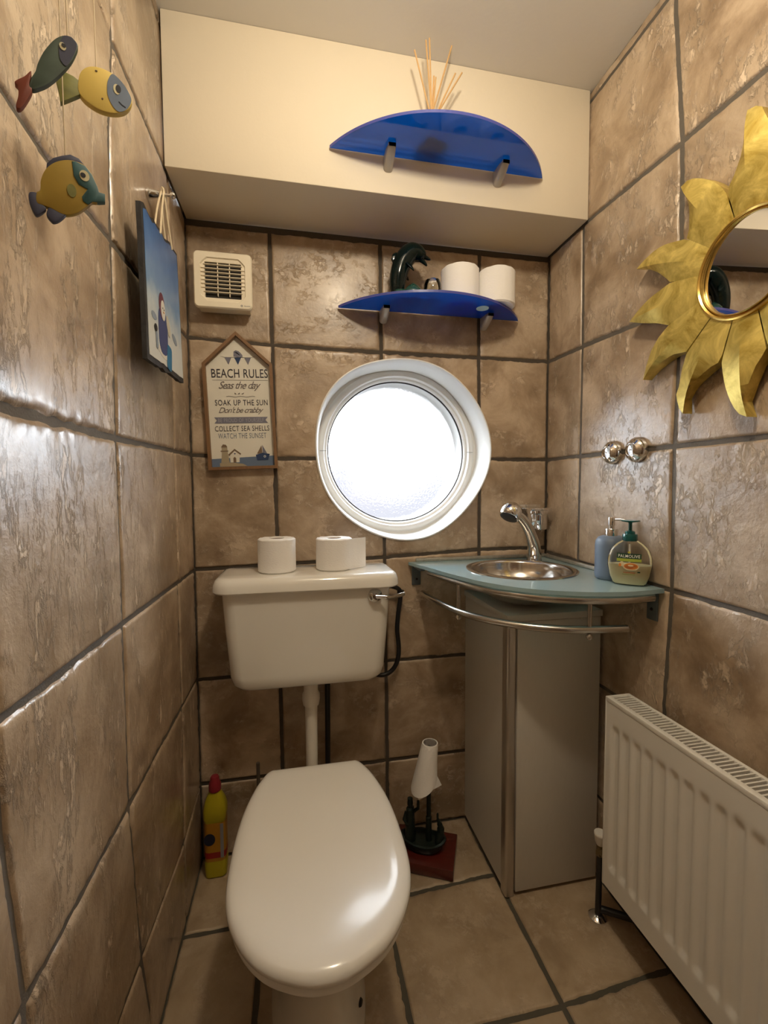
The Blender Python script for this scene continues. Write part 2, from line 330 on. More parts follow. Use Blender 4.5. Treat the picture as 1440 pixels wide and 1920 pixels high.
# ================================================================ tiled surfaces
def n1(x, s): return noise.noise(Vector((x, s*17.3, s*3.1)))
def tiled(name, org, ud, vd, nd, U, V, bounds, grout, mats, holes=None, seed=1, H=0.004, nseg=44, nearest=1e9):
    """U: list of vertical grout lines, V: list of horizontal grout lines; each is a float or a
    list of (position-along, value) points so that real, slightly crooked joints can be laid."""
    org, ud, vd, nd = Vector(org), Vector(ud), Vector(vd), Vector(nd); u0, u1, v0, v1 = bounds
    def ev(l, t):
        if isinstance(l, (int, float)): return l
        if t <= l[0][0]: return l[0][1]
        for (a, b), (c, d) in zip(l, l[1:]):
            if t <= c: return b+(d-b)*(t-a)/(c-a)
        return l[-1][1]
    mb = MB(); ids = []
    # grout bed
    g = 0.008; nu = max(2, int((u1-u0)/g)); nv = max(2, int((v1-v0)/g))
    if holes is None: nu = nv = 2
    ex = 0.05; vs = [org+ud*(u0-ex+(u1-u0+2*ex)*i/nu)+vd*(v0-ex+(v1-v0+2*ex)*j/nv) for j in range(nv+1) for i in range(nu+1)]
    fs = [(j*(nu+1)+i, j*(nu+1)+i+1, (j+1)*(nu+1)+i+1, (j+1)*(nu+1)+i) for j in range(nv) for i in range(nu)]
    mb.add(vs, fs, 1); ids += [0.0]*len(fs)
    UL = [u0]+U+[u1]; VL = [v0]+V+[v1]; tid = seed*3.0
    for a in range(len(UL)-1):
        for b in range(len(VL)-1):
            tid += 0.61803
            um = (ev(UL[a], 0.5*(v0+v1))+ev(UL[a+1], 0.5*(v0+v1)))/2; vm = (ev(VL[b], um)+ev(VL[b+1], um))/2
            wu = ev(UL[a+1], vm)-ev(UL[a], vm); wv = ev(VL[b+1], um)-ev(VL[b], um)
            if wu < 0.02 or wv < 0.02: continue
            def gaps(k, n, lo_edge): return 0.0018 if (k == 0 and lo_edge) or (k == n and not lo_edge) else grout/2
            def params(w):
                m = max(6, int(nseg*w/0.333)); e_ = [0, 0.0015/w, 0.0035/w, 0.007/w]
                mid = [e_[-1]+(1-2*e_[-1])*i/m for i in range(m+1)]
                return e_[:-1]+mid+[1-x for x in reversed(e_[:-1])]
            su, sv = params(wu), params(wv); rows = []
            rough_e = [0.35+1.4*random.random()**2 for _ in range(4)]
            for t in sv:
                row = []
                for s in su:
                    v_ = ev(VL[b], um)+t*wv; u_ = ev(UL[a], v_)+s*wu
                    ua = ev(UL[a], v_)+(0.0018 if a == 0 else grout/2); ub = ev(UL[a+1], v_)-(0.0018 if a == len(UL)-2 else grout/2)
                    va = ev(VL[b], u_)+(0.0018 if b == 0 else grout/2); vb = ev(VL[b+1], u_)-(0.0018 if b == len(VL)-2 else grout/2)
                    A = 0.0022
                    ua += A*rough_e[0]*(n1(v_*38, tid)+0.7*n1(v_*11, tid+3)+0.5*n1(v_*110, tid+4)); ub += A*rough_e[1]*(n1(v_*38, tid+5)+0.7*n1(v_*11, tid+6)+0.5*n1(v_*110, tid+7))
                    va += A*rough_e[2]*(n1(u_*38, tid+8)+0.7*n1(u_*11, tid+9)+0.5*n1(u_*110, tid+1)); vb += A*rough_e[3]*(n1(u_*38, tid+11)+0.7*n1(u_*11, tid+12)+0.5*n1(u_*110, tid+2))
                    uu = ua+(ub-ua)*s; vv = va+(vb-va)*t
                    de = [(uu-ua), (ub-uu), (vv-va), (vb-vv)]; h = 1.0
                    for k_, d_ in enumerate(de):
                        rr = 0.004*(0.7+0.7*rough_e[k_]); x = min(1, d_/rr); h *= (1-(1-x)**2.2)
                    h = H*h
                    if min(de) > 0.004: h += 0.0007*noise.noise(Vector((uu*9, vv*9, tid)))
                    for k_, d_ in enumerate(de):   # chipped rims
                        if d_ < 0.016:
                            c_ = noise.noise(Vector((uu*70, vv*70, tid*2+k_)))*rough_e[k_]
                            if c_ > 0.12: h -= 0.0022*min(1, (c_-0.12)*4)*(1-d_/0.016)
                    row.append(org+ud*uu+vd*vv+nd*max(h, 0.0 if min(de) < 1e-6 else 0.0004))
                rows.append(row)
            n_ = len(su); fs = [(j*n_+i, j*n_+i+1, (j+1)*n_+i+1, (j+1)*n_+i) for j in range(len(sv)-1) for i in range(n_-1)]
            mb.add([p for r in rows for p in r], fs, 0); ids += [tid]*len(fs)
    if holes:
        cu, cv, rf = holes; V_ = [Vector(p) for p in mb.v]; ins = []
        for i, p in enumerate(V_):
            du, dv = (p-org).dot(ud)-cu, (p-org).dot(vd)-cv; r = math.hypot(du, dv); R = rf(math.atan2(dv, du)); ins.append(r < R)
        keep = [k for k, f in enumerate(mb.f) if not all(ins[i] for i in f)]
        mb.f = [mb.f[k] for k in keep]; mb.m = [mb.m[k] for k in keep]; ids = [ids[k] for k in keep]
        used = set(i for f in mb.f for i in f)
        for i in used:
            if ins[i]:
                p = V_[i]; du, dv = (p-org).dot(ud)-cu, (p-org).dot(vd)-cv; r = math.hypot(du, dv) or 1e-6; R = rf(math.atan2(dv, du))
                mb.v[i] = tuple(p+ud*(du/r*(R-r))+vd*(dv/r*(R-r)))
        mp_ = {i: k for k, i in enumerate(sorted(used))}; mb.v = [mb.v[i] for i in sorted(used)]; mb.f = [tuple(mp_[i] for i in f) for f in mb.f]
    me = bpy.data.meshes.new(name); me.from_pydata(mb.v, [], mb.f)
    for m in mats: me.materials.append(m)
    me.polygons.foreach_set('material_index', mb.m); me.polygons.foreach_set('use_smooth', [True]*len(mb.f))
    at = me.attributes.new('tile', 'FLOAT', 'FACE'); at.data.foreach_set('value', ids); me.update()
    if len(me.polygons) and me.polygons[0].normal.dot(nd) < 0: me.flip_normals()
    o = bpy.data.objects.new(name, me); COL.objects.link(o); return struct(o)
WX, WZ = 0.648, 1.265                       # window centre
def win_r(a): return 0.290+0.004*math.sin(3*a+0.6)+0.003*math.sin(5*a+2)-0.002*math.sin(2*a)
ZL = [0.236, 0.566, 0.898, 1.233, 1.568, 1.899, 2.235]
H = 0.004
tiled('wall_back', (0, H, 0), (1, 0, 0), (0, 0, 1), (0, -1, 0),
      [[(0.2, 0.245), (0.56, 0.243), (0.9, 0.242), (1.57, 0.237), (1.9, 0.235)], [(0.2, 0.584), (0.57, 0.581), (0.92, 0.579), (1.23, 0.576), (1.57, 0.571), (1.9, 0.570)], [(0.9, 0.905), (1.23, 0.905), (1.57, 0.900), (1.9, 0.901)]],
      [0.236, [(0, 0.562), (0.24, 0.564), (0.58, 0.573), (0.85, 0.573)], [(0, 0.899), (0.24, 0.905), (0.58, 0.916), (0.9, 0.930)], [(0, 1.240), (0.24, 1.231), (0.6, 1.237), (1.15, 1.234)], [(0, 1.580), (0.24, 1.571), (0.57, 1.568), (1.15, 1.568)]],
      (0, W, 0, 1.899), 0.011, [M_TB, M_GB], (WX, WZ, win_r), 1)
tiled('wall_left', (-H, 0, 0), (0, 1, 0), (0, 0, 1), (1, 0, 0),
      [-1.52, -1.19, [(0.57, -0.852), (0.67, -0.863), (0.78, -0.875)], [(0.09, -0.475), (0.25, -0.512), (0.36, -0.522), (0.56, -0.542), (1.23, -0.541), (1.56, -0.53), (1.75, -0.522), (1.92, -0.495)], [(0.2, -0.195), (0.47, -0.173), (0.9, -0.177), (1.23, -0.175), (1.43, -0.168)]],
      [[(-0.6, 0.25), (-0.2, 0.21), (0, 0.236)], 0.567, [(-0.9, 0.898), (-0.54, 0.901), (0, 0.896)], [(-0.85, 1.225), (-0.54, 1.227), (-0.17, 1.237), (0, 1.241)], [(-0.82, 1.569), (-0.7, 1.556), (-0.53, 1.564), (0, 1.576)], [(-0.56, 1.933), (-0.5, 1.922), (0, 1.922)], 2.245],
      (YB, 0, 0, ZC), 0.010, [M_TL_, M_GR], None, 2)
tiled('wall_right', (W+H, 0, 0), (0, 1, 0), (0, 0, 1), (-1, 0, 0),
      [-1.52, -1.19, -0.86, [(0.63, -0.511), (0.9, -0.523), (1.23, -0.519), (1.42, -0.524), (1.7, -0.521), (1.9, -0.517), (2.2, -0.49)], [(0.93, -0.176), (1.56, -0.181), (1.9, -0.176)]],
      [0.236, 0.567, [(-0.74, 0.894), (-0.52, 0.898), (0, 0.915)], [(-0.73, 1.229), (0, 1.234)], [(-0.43, 1.548), (-0.18, 1.561), (0, 1.567)], [(-0.7, 1.894), (-0.52, 1.900), (-0.2, 1.918), (0, 1.918)], 2.25],
      (YB, 0, 0, ZC), 0.011, [M_TR, M_GR], None, 3)
tiled('floor', (0, 0, -H), (1, 0, 0), (0, 1, 0), (0, 0, 1), [0.196, 0.525, 0.861],
      [-1.55, -1.22, -0.89, [(0.86, -0.566), (1.13, -0.550)], [(0.003, -0.240), (0.6, -0.239), (0.84, -0.2285), (1.15, -0.225)]], (0, W, YB, 0), 0.012, [M_TF, M_GF], None, 4)
struct(MB().box((-0.1, YB-0.1, ZC), (W+0.1, 0.1, ZC+0.08)).build('ceiling', M_CEIL, smooth=False))
struct(MB().box((-0.1, YB-0.1, 0), (W+0.1, YB, ZC)).build('wall_front', mat('bounce_cut_brown', (0.22, 0.18, 0.135), 0.7), smooth=False))  # unseen wall, its dark brown put in to cut bounced light
b = MB(); b.box((0.003, YS, ZS), (W-0.003, 0.05, ZC), 0.003, 2); struct(b.build('trim_1', M_PAINT))
# door in the wall behind the camera
dr = struct(bpy.data.objects.new('door_1', None)); COL.objects.link(dr); dr.location = (0.575, YB, 0)
b = MB(); b.box((0.20, YB, 0), (0.95, YB+0.04, 2.0), 0.004)
for z0, z1 in ((0.2, 0.9), (1.05, 1.85)): b.box((0.30, YB+0.035, z0), (0.85, YB+0.048, z1), 0.008)
b.build('door_leaf', mat('dark_stained_door', (0.13, 0.075, 0.04), 0.4), dr)
MB().tube([(0.27, YB+0.04, 1.0), (0.27, YB+0.085, 1.0), (0.29, YB+0.09, 1.0), (0.38, YB+0.09, 1.0)], 0.009, 12).build('door_handle', M_CHR, dr)
b = MB()
for x0, x1, z0, z1 in ((0.13, 0.20, 0, 2.07), (0.95, 1.02, 0, 2.07), (0.13, 1.02, 2.0, 2.07)): b.box((x0, YB, z0), (x1, YB+0.02, z1), 0.004)
b.build('door_frame', M_WPL, dr)

# ---------------------------------------------------------------- round window
wn = struct(bpy.data.objects.new('window_1', None)); COL.objects.link(wn); wn.location = (WX, 0.1, WZ)
n = 96; b = MB(); rings = []
def ringp(y, fn): return [Vector((WX+fn(2*PI*j/n)*math.cos(2*PI*j/n), y, WZ+fn(2*PI*j/n)*math.sin(2*PI*j/n))) for j in range(n)]
for y, k_ in ((0.006, 0.003), (-0.004, 0.0015), (-0.005, -0.002), (0.0, -0.005), (0.03, -0.008), (0.105, -0.012)):
    rings.append(ringp(y, lambda a, k_=k_: win_r(a)+k_))
b.loft(rings, (False, False)); b.build('reveal', M_REV, wn)
b = MB(); fr = []
for y, r in ((0.24, 0.262), (0.24, 0.31), (0.10, 0.31), (0.098, 0.276), (0.094, 0.272), (0.092, 0.262), (0.094, 0.256), (0.104, 0.252), (0.106, 0.247), (0.113, 0.243), (0.121, 0.2415), (0.24, 0.2415), (0.24, 0.262)):
    fr.append(ringp(y, lambda a, r=r: r))
b.loft(fr, (False, False)); b.build('window_frame', M_UPVC, wn)
b = MB(); b.loft([ringp(y, lambda a, r=r: r) for y, r in ((0.124, 0.2425), (0.1185, 0.2425), (0.1185, 0.2385), (0.124, 0.2385))], (False, False)); b.build('seal', M_BLK, wn)
b = MB(); b.lathe([(0.242, 0), (0.242, 0.004)], (WX, 0.126, WZ), (0, 1, 0), 72); b.build('pane', M_PANE, wn, smooth=False)
for sx in (-1, 1):   # little joint lines of the frame
    x = WX+sx*0.2575; b = MB(); b.box((x-0.011, 0.0905, WZ-0.0004), (x+0.011, 0.0935, WZ+0.0004)); b.build('frame_joint', M_DARK, wn, smooth=False)

# ================================================================ objects
# ---------------------------------------------------------------- cistern
T = thing('toilet_cistern', 'white ceramic toilet cistern on the back wall with two paper rolls on its lid', 'cistern', (0.332, -0.09, 0.58))
b = MB(); R = []
for z, hw, yf, r in ((0.583, 0.165, -0.135, 0.05), (0.585, 0.185, -0.155, 0.05), (0.592, 0.200, -0.168, 0.045), (0.605, 0.209, -0.176, 0.04), (0.63, 0.2135, -0.180, 0.035), (0.75, 0.2225, -0.187, 0.035), (0.866, 0.2295, -0.192, 0.035)):
    R.append(rrect(0.331, (yf-0.004)/2, hw, -(yf+0.004)/2, r, 8, z, 0.012))
b.loft(R); b.build('tank', M_CER, T)
b = MB(); R = []
for z, k in ((0.866, 0.006), (0.864, 0.0), (0.868, -0.003), (0.885, -0.0015), (0.897, 0.004), (0.903, 0.011), (0.905, 0.021), (0.905, 0.06)):
    hx = 0.2505-k; hy = 0.1-k; cy = -0.1035
    P = rrect(0.332, cy, hx, hy, max(0.045-k*0.6, 0.01), 8, z, 0.02)
    for p in P:
        if p.y < cy: p.y -= 0.012*(1-((p.x-0.332)/hx)**2)*(cy-p.y)/hy
    R.append(P)
b.loft(R); b.build('cistern_lid', M_CER, T)
lev = MB().lathe([(0.0, 0), (0.019, 0), (0.020, 0.004), (0.017, 0.010), (0.012, 0.013), (0.009, 0.020), (0.0, 0.021)], (0.512, -0.1905, 0.842), (0, -1, 0), 24, (False, False)).build('lever_boss', M_CHR, T)
MB().tube(smooth_path([(0.512, -0.207, 0.842), (0.535, -0.211, 0.8405), (0.548, -0.213, 0.8395), (0.575, -0.213, 0.843), (0.592, -0.212, 0.846)], 5), [(0.006, 0.006)]*9+[(0.0035, 0.009)]*12, 12).build('flush_lever', M_CHR, lev)
b = MB(); b.lathe([(0.017, 0.0), (0.0185, 0.25)], (0.335, -0.09, 0.28), (0, 0, 1), 24)
b.lathe([(0.0, 0.50), (0.0235, 0.50), (0.026, 0.515), (0.026, 0.53), (0.021, 0.54), (0.021, 0.585)], (0.335, -0.09, 0), (0, 0, 1), 24, (False, False)); b.build('flush_pipe', M_WPL, T)

# black pipes
tag(MB().tube(smooth_path([(0.566, -0.03, 0.83), (0.60, -0.03, 0.826), (0.623, -0.03, 0.806), (0.616, -0.03, 0.74), (0.612, -0.03, 0.687), (0.617, -0.03, 0.63), (0.614, -0.03, 0.590), (0.598, -0.03, 0.558), (0.570, -0.03, 0.542), (0.535, -0.03, 0.548), (0.50, -0.03, 0.572)], 6), 0.0072, 12).lathe([(0.011, 0), (0.011, 0.018)], (0.6235, -0.03, 0.795), (0, 0, 1), 14).build('overflow_pipe', M_BLK), 'bent black plastic pipe beside the cistern, running up to the flush lever', 'pipe')
tag(MB().tube([(0.388, -0.03, 0.578), (0.386, -0.03, 0.3), (0.386, -0.03, 0.001)], 0.0085, 12).build('supply_pipe', M_BLK), 'straight black pipe rising behind the toilet to the cistern', 'pipe')

# ---------------------------------------------------------------- toilet
TX = 0.335
T = thing('toilet', 'white toilet with closed lid standing on the tiled floor', 'toilet', (TX, -0.45, 0))
def pan_ring(z, hw, yf, yb, p=2.3, n=48):
    cy = (yf+yb)/2; hy = (yb-yf)/2; o = []
    for i in range(n):
        a = 2*PI*i/n; c, s = math.cos(a), math.sin(a)
        x = hw*math.copysign(abs(c)**(2/p), c); y = hy*math.copysign(abs(s)**(2/p), s)
        o.append(Vector((TX+x, cy+y, z)))
    return o
b = MB(); b.loft([pan_ring(*a) for a in ((0.0, 0.106, -0.600, -0.14, 2.6), (0.012, 0.105, -0.598, -0.14, 2.6), (0.05, 0.094, -0.580, -0.15, 2.5), (0.12, 0.086, -0.565, -0.16, 2.4), (0.19, 0.088, -0.585, -0.16, 2.3), (0.25, 0.104, -0.635, -0.16, 2.2), (0.31, 0.135, -0.695, -0.17, 2.2), (0.355, 0.157, -0.732, -0.19, 2.2), (0.378, 0.162, -0.742, -0.25, 2.2), (0.388, 0.162, -0.742, -0.26, 2.2), (0.392, 0.155, -0.735, -0.27, 2.2))])
b.box((TX-0.09, -0.27, 0.20), (TX+0.09, -0.135, 0.325), 0.02, 3); pan = b.build('pan', M_CER, T)
MB().lathe([(0.0, 0), (0.008, 0), (0.006, 0.004), (0, 0.005)], (TX+0.082, -0.52, 0.06), (0.9, -0.5, 0.1), 12, (False, False)).build('fixing_cap', M_DARK, pan)
LID = [(-.272, .108), (-.280, .117), (-.30, .128), (-.335, .142), (-.40, .158), (-.47, .1665), (-.55, .169), (-.61, .1655), (-.66, .152), (-.705, .127), (-.74, .094), (-.762, .055), (-.773, .02)]
def lid_ring(z, k, cx=0.3365):
    pts = [(cx+h, y) for y, h in LID]+[(cx-h, y) for y, h in reversed(LID)]
    P = [Vector((x, y, 0)) for x, y in pts]; c = Vector((cx, -0.51, 0)); P = smooth_path(P, 4)
    o = []
    for p in P:
        d = (p-c).normalized(); q = p-d*k; q.z = z; o.append(q)
    return o
b = MB(); b.loft([lid_ring(z, k) for z, k in ((0.394, 0.016), (0.392, 0.009), (0.396, 0.004), (0.404, 0.003), (0.409, 0.006), (0.410, 0.010))]); b.build('seat', M_SEAT, T)
b = MB(); b.loft([lid_ring(z, k) for z, k in ((0.412, 0.010), (0.411, 0.003), (0.414, -0.001), (0.421, -0.001), (0.427, 0.002), (0.4315, 0.008), (0.4342, 0.017), (0.4355, 0.029), (0.4358, 0.042), (0.4358, 0.10), (0.4358, 0.15))]); b.build('toilet_lid', M_SEAT, T, ang=60)
for s in (-1, 1): MB().lathe([(0.010, -0.02), (0.010, 0.02)], (TX+s*0.075, -0.262, 0.405), (1, 0, 0), 16).build('hinge', M_CHR, T)

# ---------------------------------------------------------------- toilet rolls
def roll(c, r, h, label, group, tilt=None, tail=False):
    T = thing('toilet_roll', label, 'toilet roll', c, group); x, y, z = c; nn = 56
    b = MB(); R = []
    for k, (rr, zz) in enumerate(((0.0215, 0.002), (r-0.004, 0.0), (r, 0.004), (r*1.0, h*0.3), (r*0.995, h*0.7), (r, h-0.003), (r-0.003, h), (r*0.7, h+0.0006), (0.0215, h), (0.0205, h-0.004), (0.0205, 0.004), (0.0215, 0.002))):
        R.append([Vector((x+(rr+(0.0014*n1(j*0.35, 5+x*10) if 1 < k < 7 else 0))*math.cos(2*PI*j/nn), y+(rr+(0.0014*n1(j*0.35, 5+x*10) if 1 < k < 7 else 0))*math.sin(2*PI*j/nn), z+zz+(0.0012*n1(j*0.5, 9) if k in (5, 6) else 0))) for j in range(nn)])
    b.loft(R, (False, False))
    b.build('paper', M_PAPER, T)
    MB().lathe([(0.0200, 0.001), (0.0200, h-0.002), (0.0190, h-0.002), (0.0190, 0.001), (0.0200, 0.001)], c, (0, 0, 1), 32, (False, False)).build('cardboard_tube', M_CARD, T)
    if tail:
        pts = []
        for i in range(13):
            t = i/12; pts.append((x+r*0.75+t*(0.055), y-r*0.62+t*0.048+0.004*math.sin(t*5)))
        b = MB(); vs = [(px, py, z+0.001+h*0.97*q) for q in (0, 0.33, 0.66, 1) for px, py in pts]; m = len(pts)
        vs += [(px+0.0006, py-0.0008, pz) for px, py, pz in vs]
        o = 4*m; fs = [(j*m+i, j*m+i+1, (j+1)*m+i+1, (j+1)*m+i) for j in range(3) for i in range(m-1)]; fs += [tuple(q+o for q in reversed(f)) for f in fs]
        fs += [(3*m+i, 3*m+i+1, o+3*m+i+1, o+3*m+i) for i in range(m-1)]+[(j*m+m-1, (j+1)*m+m-1, o+(j+1)*m+m-1, o+j*m+m-1) for j in range(3)]
        b.add(vs, fs); b.build('loose_sheet', M_PAPER, T)
    return T
roll((0.245, -0.108, 0.9056), 0.0525, 0.094, 'white toilet roll on the cistern, left of the one with a loose sheet', 'rolls on the cistern')
roll((0.407, -0.105, 0.9056), 0.0525, 0.090, 'white toilet roll on the cistern with its loose end sticking out', 'rolls on the cistern', tail=True)
roll((0.803, -0.075, 1.6985), 0.0575, 0.104, 'white toilet roll on the lower blue shelf, next to the clear candle glass', 'rolls on the lower blue shelf')
roll((0.922, -0.075, 1.6985), 0.0575, 0.106, 'white toilet roll at the right end of the lower blue shelf, poking over its edge', 'rolls on the lower blue shelf')

# ---------------------------------------------------------------- blue glass shelves
def shelf(cx, yw, z, label, brk):
    T = thing('glass_shelf', label, 'shelf', (cx, yw, z), 'blue glass wall shelves')
    c = 0.298; s = 0.158; Rr = (c*c+s*s)/(2*s); yc = yw-0.007+Rr-s; a0 = math.asin(c/Rr)
    poly = [(cx+Rr*math.sin(a), yc-Rr*math.cos(a)) for a in [-a0+2*a0*i/48 for i in range(49)]]
    b = MB(); b.prism(poly, z-0.0035, z+0.0035); 
    for i, f in enumerate(b.f):
        zz = [b.v[k][2] for k in f]
        if max(zz)-min(zz) > 0.001: b.m[i] = 1
    b.build('shelf_glass', [M_BLUE, M_BLUEEDGE], T, smooth=False)
    for bx in brk:
        b = MB(); R = []
        # tapered clamp: wide jaw at the glass, narrowing down to the wall
        for t in range(9):
            q = t/8; yy = yw-0.0005-0.056*q; zt = z+0.007-0.005*q-0.008*q**4; zb = z-0.040+0.020*q+0.008*q**3; hw = 0.0125-0.001*q-0.002*q**6
            R.append([Vector((bx+p.x, yy, (zt+zb)/2+p.y)) for p in rrect(0, 0, hw, (zt-zb)/2, hw*0.8, 4)])
        b.loft(R); b.build('shelf_bracket', M_ALU, T, ang=50)
    return T
shelf(0.697, YS, 2.010, 'blue glass shelf on the cream boxing near the ceiling, holding a reed diffuser', (0.552, 0.861))
S2 = shelf(0.734, -0.004, 1.694, 'lower blue glass shelf on the tiles above the round window', (0.577, 0.913))
MB().lathe([(0.0, 0), (0.019, 0), (0.019, 0.001), (0, 0.001)], (0.872, -0.088, 1.6893), (0, 0, 1), 24, (False, False)).build('round_sticker', flat('pale_blue_sticker', (0.42, 0.66, 0.72)), S2)

# ---------------------------------------------------------------- reed diffuser
bx, by, bz = 0.655, -0.262, 2.0138
T = thing('reed_diffuser', 'square glass bottle of brown reeds standing on the upper blue shelf', 'reed diffuser', (bx, by, bz))
b = MB(); xf = Matrix.Translation((bx, by, bz)) @ Matrix.Rotation(0.35, 4, 'Z')
b.loft([rrect(0, 0, h_, h_, r_, 5, z_) for z_, h_, r_ in ((0, 0.029, 0.004), (0.001, 0.031, 0.005), (0.042, 0.031, 0.006), (0.050, 0.024, 0.010), (0.054, 0.014, 0.0138), (0.070, 0.012, 0.0118), (0.071, 0.009, 0.0088))], (True, False), 0, xf); b.build('bottle', M_BOTGLASS, T)
MB().lathe([(0.0125, 0.0), (0.0145, 0.0), (0.0145, 0.012), (0.0125, 0.012), (0.0125, 0)], (bx, by, bz+0.058), (0, 0, 1), 24, (False, False)).build('neck_ring', M_STRIP, T)
for tx, tz in ((0.609, 2.223), (0.637, 2.246), (0.646, 2.252), (0.660, 2.171), (0.664, 2.166), (0.711, 2.262), (0.716, 2.184), (0.736, 2.194)):
    dx = tx-bx; MB().tube([(bx-dx*0.32, by+0.004, bz+0.012), (tx+0.0, by-0.01*random.uniform(-1, 1), tz+0.009)], 0.0020, 8).build('reed', M_REED, T)

# ---------------------------------------------------------------- extractor fan
T = thing('extractor_fan', 'square cream slatted extractor fan high on the back wall', 'extractor fan', (0.11, 0, 1.72))
fx0, fx1, fz0, fz1 = 0.030, 0.187, 1.648, 1.803; fc = ((fx0+fx1)/2, (fz0+fz1)/2)
gx0, gx1, gz0, gz1 = 0.062, 0.158, 1.682, 1.778
b = MB(); b.box((fx0+0.008, -0.040, fz0+0.004), (fx1-0.008, -0.001, fz1-0.006), 0.004, 2); b.build('housing', M_FAN, T)
# front cover with a square opening: ring from rounded square down to the opening
b = MB(); nn = 8
def sq(hx, hz, r, y): return [Vector((p.x, y, p.y)) for p in rrect(fc[0], fc[1], hx, hz, r, nn)]
hx, hz = (fx1-fx0)/2, (fz1-fz0)/2
def circ_sq(r, y):   # round shallow dish following the rounded-square vertex order
    o = []
    for p in rrect(0, 0, 1, 1, 0.3, nn): a = math.atan2(p.y, p.x); o.append(Vector((fc[0]+r*math.cos(a), y, fc[1]+r*math.sin(a))))
    return o
b.loft([sq(hx-0.001, hz-0.001, 0.012, -0.038), sq(hx, hz, 0.013, -0.040), sq(hx, hz, 0.013, -0.050), sq(hx-0.003, hz-0.003, 0.011, -0.054), circ_sq(0.0735, -0.0545), circ_sq(0.071, -0.0505), sq(0.049, 0.049, 0.002, -0.0500), sq(0.0485, 0.0485, 0.001, -0.046)], (False, False)); cov = b.build('cover', M_FAN, T, ang=30)
b = MB(); b.box((gx0-0.002, -0.0412, gz0-0.002), (gx1+0.002, -0.0402, gz1+0.002)); b.build('duct_shade_plate', M_DARK, T, smooth=False)  # flat dark plate: shade behind the slats put into its colour
b = MB()
for i in range(1, 9):
    z = gz0+(gz1-gz0)*i/9; w = 0.052 if i in (1, 8) else 0.064
    b.box((fc[0]-w, -0.0535, z-0.0011), (fc[0]+w, -0.0455, z+0.0011), 0.0008, 1)
for x in (gx0+(gx1-gx0)/3, gx0+(gx1-gx0)*2/3): b.box((x-0.0012, -0.050, gz0), (x+0.0012, -0.044, gz1), 0.0005, 1)
b.build('slats', M_FAN, T)
b = MB(); b.lathe([(0.0028, 0), (0.0028, 0.0004), (0.0016, 0.0004), (0.0016, 0), (0.0028, 0)], (0.158, -0.0543, 1.658), (0, -1, 0), 16, (False, False))
text_into(b, 'Xpelair', 0.018, 0.0038, (0.173, -0.0545, 1.6575), (1, 0, 0), (0, 0, 1)); b.build('maker_mark', flat('blue_grey_print', (0.08, 0.09, 0.14)), T, smooth=False)

# ---------------------------------------------------------------- beach rules sign
T = thing('wall_sign', 'wood-framed house-shaped BEACH RULES sign on the back wall', 'wall sign', (0.149, 0, 1.199))
ang = math.atan2(0.149-0.134, 0.399)
ux = Vector((math.cos(ang), 0, math.sin(ang)))*1.0; uz = Vector((-math.sin(ang), 0, math.cos(ang)))
SO = Vector((0.1495, 0, 1.198))
def SP(u, v, y): return SO+ux*u+uz*v+Vector((0, y, 0))
hw, sh, ap = 0.0985, 0.308, 0.400
def house(k):   # inset outline
    sl = (ap-sh)/hw; L_ = math.hypot(hw, ap-sh); 
    w = hw-k; apx = ap-k*L_/hw; shz = apx-sl*w
    return [(-w, k), (w, k), (w, shz), (0, apx), (-w, shz)]
b = MB(); o_, i_ = house(0), house(0.0085); nn = 5
vs = [SP(u, v, y) for y, P in ((-0.001, o_), (-0.022, o_), (-0.022, i_), (-0.001, i_)) for u, v in P]
fs = [(r*nn+j, r*nn+(j+1) % nn, ((r+1) % 4)*nn+(j+1) % nn, ((r+1) % 4)*nn+j) for r in range(4) for j in range(nn)]
b.add(vs, fs); b.build('sign_frame', M_FRAME, T, smooth=False)
M_PANEL = flat('cream_sign_panel', (0.72, 0.69, 0.60)); b = MB(); flat_poly(b, [SP(u, v, -0.006) for u, v in i_], (0, 1, 0), 0, 0.004); pnl = b.build('sign_panel', M_PANEL, T, smooth=False)
M_INK = flat('charcoal_print', (0.035, 0.03, 0.04)); M_INK2 = flat('brown_grey_print', (0.13, 0.105, 0.10)); M_INK3 = flat('slate_blue_print', (0.16, 0.19, 0.24)); M_BAN = flat('grey_lilac_print', (0.17, 0.17, 0.22)); M_SEA = flat('sea_blue_print', (0.12, 0.17, 0.26)); M_SAND = flat('sand_print', (0.36, 0.30, 0.20)); M_NAVY = flat('navy_print', (0.02, 0.045, 0.12)); M_WH = flat('off_white_print', (0.68, 0.65, 0.56)); M_RF = flat('brown_print', (0.18, 0.12, 0.075))
Y = -0.0064
def st(s, w, h, u, v, m, **k):
    b = MB(); text_into(b, s, w, h, SP(u, v, Y), ux, uz, 0, 0.0005, **k); b.build('lettering', m, pnl, smooth=False)
st('BEACH RULES', 0.160, 0.0255, 0.004, 0.283, M_INK, space=1.05, weight=0.004)
st('Seas the day', 0.120, 0.028, 0.002, 0.2455, M_INK2, shear=0.45, space=0.85)
st('SOAK UP THE SUN', 0.150, 0.0165, 0.004, 0.1975, M_INK, space=1.1, weight=0.004)
st("Don't be crabby", 0.128, 0.0215, 0.002, 0.1735, M_INK2, shear=0.45, space=0.85)
st('COLLECT SEA SHELLS', 0.155, 0.0155, 0.002, 0.1215, M_INK, space=1.1)
st('WATCH THE SUNSET', 0.138, 0.0155, 0.001, 0.100, M_INK3, space=1.1)
b = MB()
def fp(pts, mi, y=Y): flat_poly(b, [SP(u, v, y) for u, v in pts], (0, -1, 0), mi, 0.0004)
fp([(-0.076, 0.155), (0.077, 0.155), (0.070, 0.146), (0.077, 0.137), (-0.076, 0.137), (-0.069, 0.146)], 0)
